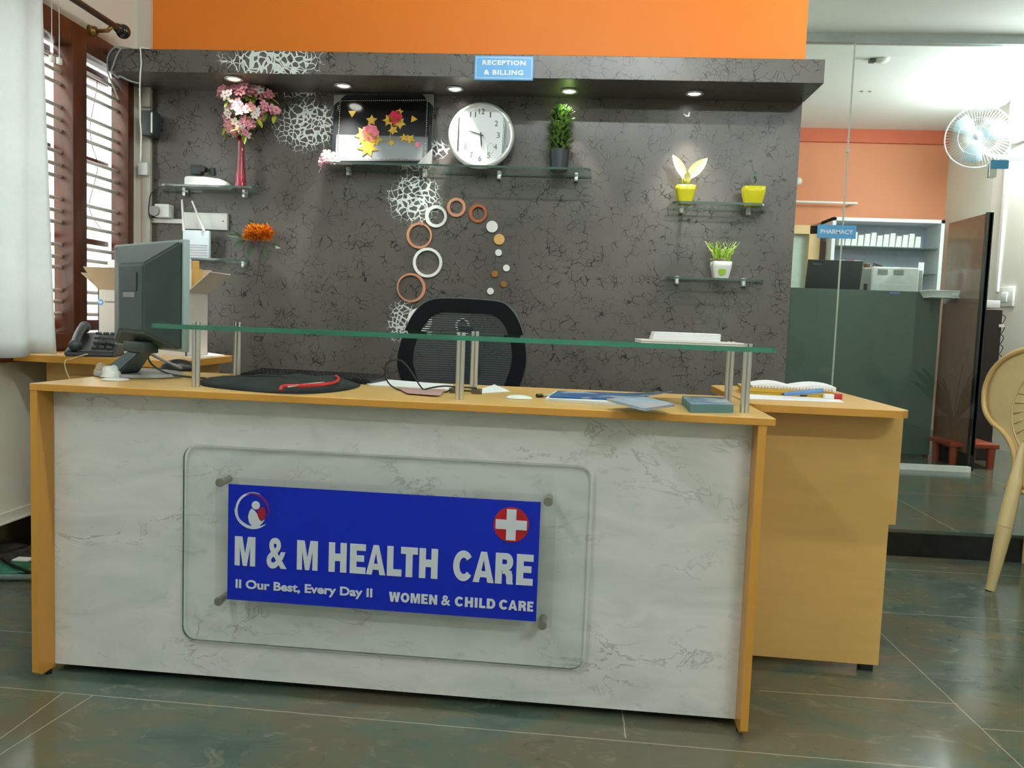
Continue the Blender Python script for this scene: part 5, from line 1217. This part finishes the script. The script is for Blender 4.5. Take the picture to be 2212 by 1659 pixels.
g = G(); g.tube(smoothpath([at(x, y, Z=.03) for x, y in ((-30, 1190), (8, 1210), (30, 1222), (66, 1236), (90, 1240))], 5), .006, 8); tag(obj('cable', g, black_pl, None, True), 'black floor cable beside the green lid', 'cable')

# ================================================================== PHARMACY
PF = .118
ct = thing('pharmacy_counter', 'dark glass fronted pharmacy counter behind the partition', 'counter', (3.4, 4.1, PF))
ctz = at(1860, 626, Y=4.0).z
g = G(); g.box((2.40, 4.0, PF+.02), (3.93, 4.012, ctz), .001); obj('front_glass', g, glass_dark, ct)
g = G(); g.box((2.40, 4.015, PF), (3.895, 4.50, ctz-.075), .002); obj('body', g, mat('grey_green_laminate', srgb(70, 84, 78), .4), ct)
g = G(); g.box((2.40, 4.013, ctz-.0745), (3.935, 4.52, ctz-.05), .002); obj('worktop', g, mat('pale_grey_top', srgb(150, 160, 156), .3), ct)
g = G(); g.box((3.90, 4.013, PF), (3.93, 4.5, ctz-.0755), .002); obj('end_panel', g, brown, ct)
wz = ctz-.0495
# laptop
a, b = at(1742, 559, Y=4.12), at(1855, 566, Y=4.12)
lap = thing('laptop', 'black laptop screen seen from behind on the pharmacy counter', 'laptop', ((a.x+b.x)/2, 4.2, wz))
LM = Matrix.Translation(((a.x+b.x)/2, 4.10, wz+.016)) @ Matrix.Rotation(math.radians(12), 4, 'X'); lw = (b.x-a.x)/2+.008; lh = a.z-wz-.02
g = G(LM); g.box((-lw, -.006, 0), (lw, .003, lh), .004); obj('screen_lid', g, mat('black_lid', srgb(34, 42, 44), .45), lap, 'auto')
obj('lid_lettering', text_g('Lenovo', -lw+.035, -lw+.10, lh-.035, lh-.022, -.0062, M=LM, depth=.0005, bold=.01), grey_pl, lap)
g = G(); g.box(((a.x+b.x)/2-lw, 4.11, wz+.0005), ((a.x+b.x)/2+lw, 4.34, wz+.02), .004); obj('keyboard_base', g, black_pl, lap, 'auto')
# printer
a, b = at(1866, 574, Y=4.12), at(1994, 628, Y=4.12)
pr = thing('laser_printer', 'grey and white laser printer on the pharmacy counter', 'printer', ((a.x+b.x)/2, 4.2, wz))
z0, z1 = wz+.0005, a.z; xm = (a.x+b.x)/2
g = G(); g.prism([(a.x+.05, 4.06, z0), (a.x, 4.14, z0), (a.x, 4.14, z1-.03), (a.x+.02, 4.14, z1), (a.x+.055, 4.06, z1-.004)], (0, 0, 0)) if False else None
g = G(); g.box((a.x, 4.13, z0), (b.x, 4.46, z1-.01), .015, 3); obj('housing', g, mat('printer_grey', srgb(150, 156, 150), .4), pr, 'auto')
g = G(); g.box((a.x+.055, 4.095, z0+.01), (b.x-.045, 4.135, z1-.005), .01, 3); obj('rear_cover', g, mat('printer_pale', srgb(236, 238, 234), .4), pr, 'auto')
g = G(); g.box((a.x+.11, 4.092, z0+.035), (b.x-.10, 4.0955, z0+.10), .002); obj('access_panel', g, mat('printer_white', srgb(226, 230, 228), .4), pr)
g = G()
for c0_ in (a.x+.09, a.x+.20):
    for k in range(5): g.box((c0_, 4.0925, z1-.028-.008*k), (c0_+.07, 4.095, z1-.025-.008*k))
obj('vents', g, dark_pl, pr)
g = G(); g.box((a.x+.012, 4.1285, z0+.05), (a.x+.038, 4.131, z0+.10), .001); obj('power_inlet', g, black_pl, pr)
g = G(); g.box((a.x+.15, 4.0935, z0+.020), (a.x+.19, 4.0955, z0+.026), .001); obj('latch', g, dark_pl, pr)
c = at(1882, 575, Y=4.2); g = G(); g.lathe([(.022, 0), (.024, .03), (.020, .034), (0, .034)], (a.x+.055, 4.22, z1-.01), 20); tag(obj('tape_roll', g, mat('brown_tape', srgb(104, 72, 40), .3), None, 'auto'), 'brown tape roll on top of the laser printer', 'tape')
g = G(); 
for k in range(5): g.tube(smoothpath([(a.x+.09+.012*k, 4.2, z1-.008), (a.x+.10+.012*k, 4.2+.01*(k % 2), z1+.03-.004*k), (a.x+.13+.012*k, 4.22, z1-.006)], 4), .0035, 6)
tag(obj('cable_tangle', g, black_pl, None, True), 'tangle of black cable on top of the laser printer', 'cable')
# counter sticker readout
c = at(1932, 633, Y=3.999); g = G(); g.box((c.x-.035, 3.994, c.z-.009), (c.x+.035, 3.9995, c.z+.009), .001); tag(obj('name_strip', g, mat('violet_strip', srgb(120, 128, 190), .4)), 'small violet label strip on the pharmacy counter front', 'label')
# tray
a, b = at(2004, 628, Y=3.86), at(2100, 645, Y=3.86)
g = G(); TMx = Matrix.Translation(((a.x+b.x)/2, 4.0, 0)); w_ = (b.x-a.x)/2; z1 = a.z; z0 = z1-.045
for (x0, x1, y0, y1, za_, zb_) in ((-w_+.01, w_-.01, -.07, .07, z0, z0+.003),): g.box(((a.x+b.x)/2+x0, 3.88+y0, za_), ((a.x+b.x)/2+x1, 3.88+y1, zb_))
def slope(p): g.prism(p, (0, 0, 0))
xc = (a.x+b.x)/2; yc = 3.90
bot = [(xc-w_+.02, yc-.07, z0), (xc+w_-.02, yc-.07, z0), (xc+w_-.02, yc+.07, z0), (xc-w_+.02, yc+.07, z0)]; topo = [(xc-w_, yc-.09, z1), (xc+w_, yc-.09, z1), (xc+w_, yc+.09, z1), (xc-w_, yc+.09, z1)]
for i in range(4):
    j = (i+1) % 4; g.quad([bot[i], bot[j], topo[j], topo[i]])
g.tube([Vector(p) for p in topo]+[Vector(topo[0])], .004, 6)
tr = thing('tray', 'translucent white plastic tray at the right end of the pharmacy counter', 'tray', (xc, yc, z0))
obj('tray_body', g, mat('frosted_plastic', srgb(236, 240, 238), .4), tr, solid=.002)
g = G(); g.box((xc-.005, yc-.0915, z1-.032), (xc+.035, yc-.084, z1-.012), .001); obj('label', g, white_pl, tr)
g = G(); g.box((3.855, 3.85, z0-.012), (xc+w_+.0, 4.0, z0-.003), .002); g.box((3.86, 3.985, z0-.1), (3.875, 3.9995, z0-.0125)); tag(obj('bracket_ledge', g, pane_green), 'small clear ledge under the tray at the counter end', 'ledge')
# brown partition cabinet beyond the counter
g = G(); g.box((3.97, 3.50, PF+.10), (3.995, 4.06, 1.775), .003); rb = thing('wooden_partition', 'dark brown laminate door panel standing behind the glass', 'partition', (3.98, 3.78, PF)); obj('panel', g, mat('dark_brown_laminate', srgb(126, 92, 76), .2, var=.1, coat=.6), rb)
g = G(); g.box((3.965, 3.50, PF), (4.0, 3.54, 1.78), .003); obj('edge_post', g, black_pl, rb); g = G(); g.box((3.97, 3.56, PF), (3.99, 4.04, PF+.098), .003); obj('kick_board', g, black_pl, rb)
g = G(); g.box((4.06, 3.95, PF), (4.27, 4.35, .99), .004); rk = thing('rack_cabinet', 'tall black rack cabinet with cables beyond the glass door', 'cabinet', (4.17, 4.15, PF))
a, b = at(2121, 668, Y=4.0), at(2164, 700, Y=4.0)
g2 = G(); g2.box((a.x, 4.0, PF), (b.x, 4.35, a.z), .004); g.bm.free(); obj('body', g2, mat('black_laminate', srgb(36, 30, 28), .4), rk)
g = G(); xr = b.x
for k in range(6): zq = a.z-.03-.07*k; g.tube(smoothpath([(xr, 4.01, zq), (xr+.02, 4.0, zq-.02), (xr+.005, 4.0, zq-.06), (xr-.01, 4.0, zq-.07)], 4), .003, 6)
obj('cables', g, black_pl, rk, True); g = G(); g.box((xr-.02, 3.992, a.z-.12), (xr+.015, 3.999, a.z-.10)); obj('tag', g, white_pl, rk)
pbox('carton', 2120, 648, 2160, 666, 4.0, .2, paper, 'white carton on top of the black rack cabinet', 'box', .003)
bench = thing('stool', 'low rust red stool near the foot of the glass partition', 'stool', (4.0, 3.7, PF))
rust = mat('rust_red_wood', srgb(140, 60, 36), .35)
a, b = at(2030, 950, Y=3.75), at(2135, 962, Y=3.75); g = G(); g.box((a.x, 3.6, b.z-.005), (b.x, 3.94, b.z+.025), .006); 
obj('top', g, rust, bench, 'auto')
for x in (a.x+.02, b.x-.06):
    for y in (3.63, 3.88): g = G(); g.cyl((x+.02, y, PF), (x+.02, y, b.z-.006), .022, .028); obj('leg', g, rust, bench, 'auto')
# white medicine cabinet on the back wall
a, b = at(1800, 468, Y=5.55), at(2042, 476, Y=5.55); mx0, mx1, mz1 = a.x, b.x, (a.z+b.z)/2; mz0 = PF+.6
mc = thing('medicine_cabinet', 'white framed glass shelved medicine cabinet on the terracotta wall', 'cabinet', ((mx0+mx1)/2, 5.7, mz0))
wf = mat('white_frame', srgb(232, 236, 238), .4); lav = mat('pale_blue_back', srgb(196, 206, 226), .5)
g = G(); s_ = .03
g.box((mx0, 5.55, mz0), (mx0+s_, 5.89, mz1)); g.box((mx1-s_, 5.55, mz0), (mx1, 5.89, mz1)); g.box((mx0, 5.55, mz1-s_), (mx1, 5.89, mz1)); g.box((mx0, 5.55, mz0), (mx1, 5.89, mz0+s_)); obj('frame', g, wf, mc)
g = G(); g.box((mx0+s_, 5.87, mz0+s_), (mx1-s_, 5.885, mz1-s_)); obj('back_panel', g, lav, mc)
zsA, zsB = at(1900, 533, Y=5.6).z, at(1900, 588, Y=5.6).z
for z in (zsA, zsB, mz0+.2): g = G(); g.box((mx0+s_, 5.58, z-.008), (mx1-s_, 5.868, z), 0); obj('glass_shelf', g, edge_pale, mc)
xx = at(1812, 520, Y=5.62).x; xe = at(1990, 520, Y=5.62).x; n_ = 13
for k in range(n_):
    x0 = xx+(xe-xx)*k/n_; w_ = (xe-xx)/n_*.86; h_ = .10+.012*((k*7) % 3)
    g = G(); g.hexa([(x0, 5.62, zsA+.0005), (x0+w_, 5.62, zsA+.0005), (x0+w_, 5.74, zsA+.0005), (x0, 5.74, zsA+.0005), (x0+.006, 5.61, zsA+h_), (x0+w_, 5.61, zsA+h_), (x0+w_, 5.73, zsA+h_), (x0+.006, 5.73, zsA+h_)])
    tag(obj('medicine_packet', g, paper), 'white medicine packet in the row on the upper glass shelf', 'packet', 'medicine packets on the upper cabinet shelf')
for k, (x, m_, lab) in enumerate(((1813, paper, 'small white box left of the red striped boxes on the middle shelf'), (1832, mat('red_white_box', srgb(206, 70, 60), .5), 'red box behind the laptop on the middle cabinet shelf'), (1846, paper, 'white box right of the red box on the middle shelf'), (1985, paper, 'white box at the right end of the middle cabinet shelf'))):
    x0 = at(x, 560, Y=5.62).x; g = G(); g.box((x0, 5.62, zsB+.0005), (x0+.05, 5.7, zsB+.10), .002); tag(obj('medicine_box', g, m_), lab, 'box', 'boxes on the middle cabinet shelf')
# wooden door frame and pale door at the left of the pharmacy
a, b = at(1712, 486, Y=5.7), at(1795, 498, Y=5.7)
dr = thing('display_cupboard', 'glass cupboard with light wooden frame left of the medicine cabinet', 'cupboard', ((a.x+b.x)/2, 5.75, PF))
lw_ = mat('light_wood', srgb(226, 192, 140), .4); x0, x1, z1 = a.x-.3, min(at(1790, 520, Y=5.7).x, mx0-.06), a.z
g = G(); g.box((x1-.10, 5.68, PF), (x1, 5.89, z1), .004); g.box((x0, 5.68, z1-.08), (x1, 5.89, z1), .004); obj('frame', g, lw_, dr)
g = G(); g.box((x0, 5.74, PF), (x1-.1, 5.76, z1-.08)); obj('door_glass', g, mat('pale_green_door', srgb(186, 200, 188), .25), dr)
g = G(); g.box((x1+.005, 5.7, PF), (mx0-.005, 5.88, z1-.14), .003); obj('side_filler', g, brown, dr)
# rail on the wall, round knob
a, b = at(1735, 436, Y=5.8), at(1852, 438, Y=5.8); g = G(); g.cyl((a.x-.35, 5.8, a.z), (b.x, 5.8, a.z), .011); rl = thing('wall_rail', 'slim white rail on the terracotta wall above the cupboard', 'rail', (b.x, 5.8, a.z)); obj('tube', g, white_pl, rl, 'auto'); g = G(); g.box((b.x-.03, 5.8, a.z-.008), (b.x-.015, 5.898, a.z+.008)); g.box((a.x-.2, 5.8, a.z-.008), (a.x-.18, 5.898, a.z+.008)); obj('bracket', g, white_pl, rl)
c = at(1727, 390, Y=5.8); g = G(); g.ball((c.x, 5.84, c.z), .035); g.cyl((c.x, 5.84, c.z), (c.x, 5.898, c.z), .015); tag(obj('wall_knob', g, white_pl, None, True), 'round white wall knob on the terracotta wall above the rail', 'knob')
# smoke detector / ceiling fittings
c = at(1905, 131, Z=CEIL-.01); sd = thing('ceiling_camera', 'small white camera fitting on the pharmacy ceiling', 'camera', (c.x, c.y, CEIL-.03))
g = G(); g.lathe([(.045, 0), (.05, -.008), (.035, -.02), (0, -.024)], (c.x, c.y, CEIL-.0005), 28); obj('dome', g, white_pl, sd, True); g = G(); g.box((c.x-.085, c.y-.02, CEIL-.025), (c.x-.045, c.y+.02, CEIL-.0005), .004); obj('bracket', g, dark_pl, sd)
for x in (1862, 1880): c = at(x, 197, Z=CEIL); g = G(); g.cyl((c.x, c.y, CEIL-.006), (c.x, c.y, CEIL-.0003), .012); tag(obj('ceiling_screw_cap', g, grey_pl), 'left grey cap on the pharmacy ceiling' if x < 1870 else 'right grey cap on the pharmacy ceiling', 'cap', 'small caps on the pharmacy ceiling')
# wall fan
fc = at(2113, 296, Y=4.35); FR = 61*(4.35-CAM.y)/F
fan = thing('wall_fan', 'white wall mounted fan in the pharmacy beside the tube lamp', 'fan', (4.72, 4.45, fc.z-.1))
ax = Vector((-.42, -.9, -.08)).normalized(); Q = ax.to_track_quat('Z', 'Y').to_matrix().to_4x4(); FMx = Matrix.Translation(fc) @ Q
wt = mat('fan_white', srgb(232, 240, 244), .4, var=.01)
g = G(FMx)
for s_ in (-1, 1):
    for k in range(60):
        a = 2*PI*k/60; g.tube([(.03*math.cos(a), .03*math.sin(a), s_*.05+.02), (FR*.6*math.cos(a), FR*.6*math.sin(a), s_*.045+.02), (FR*.97*math.cos(a), FR*.97*math.sin(a), s_*.012)], .0012, 4)
for r, z in ((FR, 0), (FR*.6, .066), (FR*.6, -.026), (FR*.3, .07)): g.tube([(r*math.cos(a), r*math.sin(a), z) for a in [2*PI*k/48 for k in range(49)]], .005 if r == FR else .0014, 6)
obj('guard', g, wt, fan, True)
g = G(FMx); g.lathe([(.0, .085), (.022, .082), (.03, .07), (.03, .06)], (0, 0, 0), 24); obj('badge', g, wt, fan, True)
for k in range(3):
    g = G(FMx); a = 2*PI*k/3+.4; pts_ = []
    for (r, da, z) in ((.035, -.5, .0), (FR*.55, -.62, -.018), (FR*.86, -.45, -.022), (FR*.88, 0, 0), (FR*.8, .35, .018), (FR*.4, .4, .014), (.035, .4, .01)): pts_.append((r*math.cos(a+da), r*math.sin(a+da), z+.02))
    v = [g.v(p) for p in pts_]; m_ = g.v((FR*.5*math.cos(a), FR*.5*math.sin(a), .02))
    for i in range(len(v)-1): g.f([v[i], v[i+1], m_])
    g.f([v[-1], v[0], m_]); obj('blade', g, mat('fan_blade_blue', srgb(198, 220, 234), .3), fan, True, solid=.002)
g = G(FMx); g.cyl((0, 0, -.03), (0, 0, -.13), .05, .04); obj('motor', g, wt, fan, 'auto')
g = G(); e = FMx @ Vector((0, 0, -.12)); g.tube(smoothpath([e, (e.x+.1, e.y+.02, fc.z-.10), (4.70, 4.47, fc.z-.12)], 6), .016, 10); g.box((4.69, 4.42, fc.z-.2), (4.7295, 4.52, fc.z-.04), .006); obj('wall_arm', g, wt, fan, 'auto')
# switchboard and conduit on the pharmacy right wall
c = at(2175, 641, X=4.72); sbx = thing('switchboard', 'white switchboard on the pharmacy right wall', 'switchboard', (4.72, c.y, c.z-.08))
g = G(); g.box((4.712, c.y-.10, c.z-.075), (4.7295, c.y+.10, c.z+.075), .003); obj('plate', g, white_pl, sbx, 'auto'); g = G(); g.box((4.70, c.y-.03, c.z-.04), (4.7115, c.y+.05, c.z+.03), .003); obj('plug', g, wt, sbx, 'auto')
c = at(2172, 400, X=4.72); g = G(); g.box((4.712, c.y-.02, 1.35), (4.7295, c.y+.02, CEIL-.001), .002); tag(obj('conduit', g, white_pl), 'white conduit down the pharmacy right wall', 'conduit')
# pharmacy sign on the glass
a, b = at(1767, 485, Y=GY-.012), at(1848, 516, Y=GY-.012)
ps = thing('hanging_sign', 'light blue PHARMACY sign on the glass partition', 'sign', ((a.x+b.x)/2, GY-.012, b.z))
g = G(); g.box((a.x, GY-.014, b.z), (b.x, GY-.0055, a.z), .001); obj('board', g, MATS['sky_blue_acrylic'], ps)
obj('lettering', text_g('PHARMACY', a.x+.018, b.x-.018, b.z+(a.z-b.z)*.33, b.z+(a.z-b.z)*.66, GY-.0142, depth=.0006, bold=.03), MATS['sign_white'], ps)

# ================================================================== things beside the passage that mirror in the partition glass
for (x, y, lab, sd) in ((4.32, 2.35, 'potted palm nearest the step, mirrored in the partition glass', 1), (4.72, 2.75, 'potted palm by the right wall, mirrored in the partition glass', 2)):
    t = thing('potted_palm', lab, 'plant', (x, y, .118)); rnd = random.Random(sd)
    g = G(); g.lathe([(.10, 0), (.14, .22), (.15, .24), (.13, .24), (.12, .2), (0, .2)], (x, y, .118), 28); obj('pot', g, mat('terracotta_pot', srgb(120, 62, 44), .6), t, 'auto')
    g = G()
    for k in range(16):
        a = 2*PI*k/16+rnd.random(); leaf(g, (x, y, .33), (math.cos(a), math.sin(a), 1.3+rnd.random()), .55+.15*rnd.random(), .05, .25, (math.sin(a), -math.cos(a), .4))
    obj('fronds', g, dleaf, t)
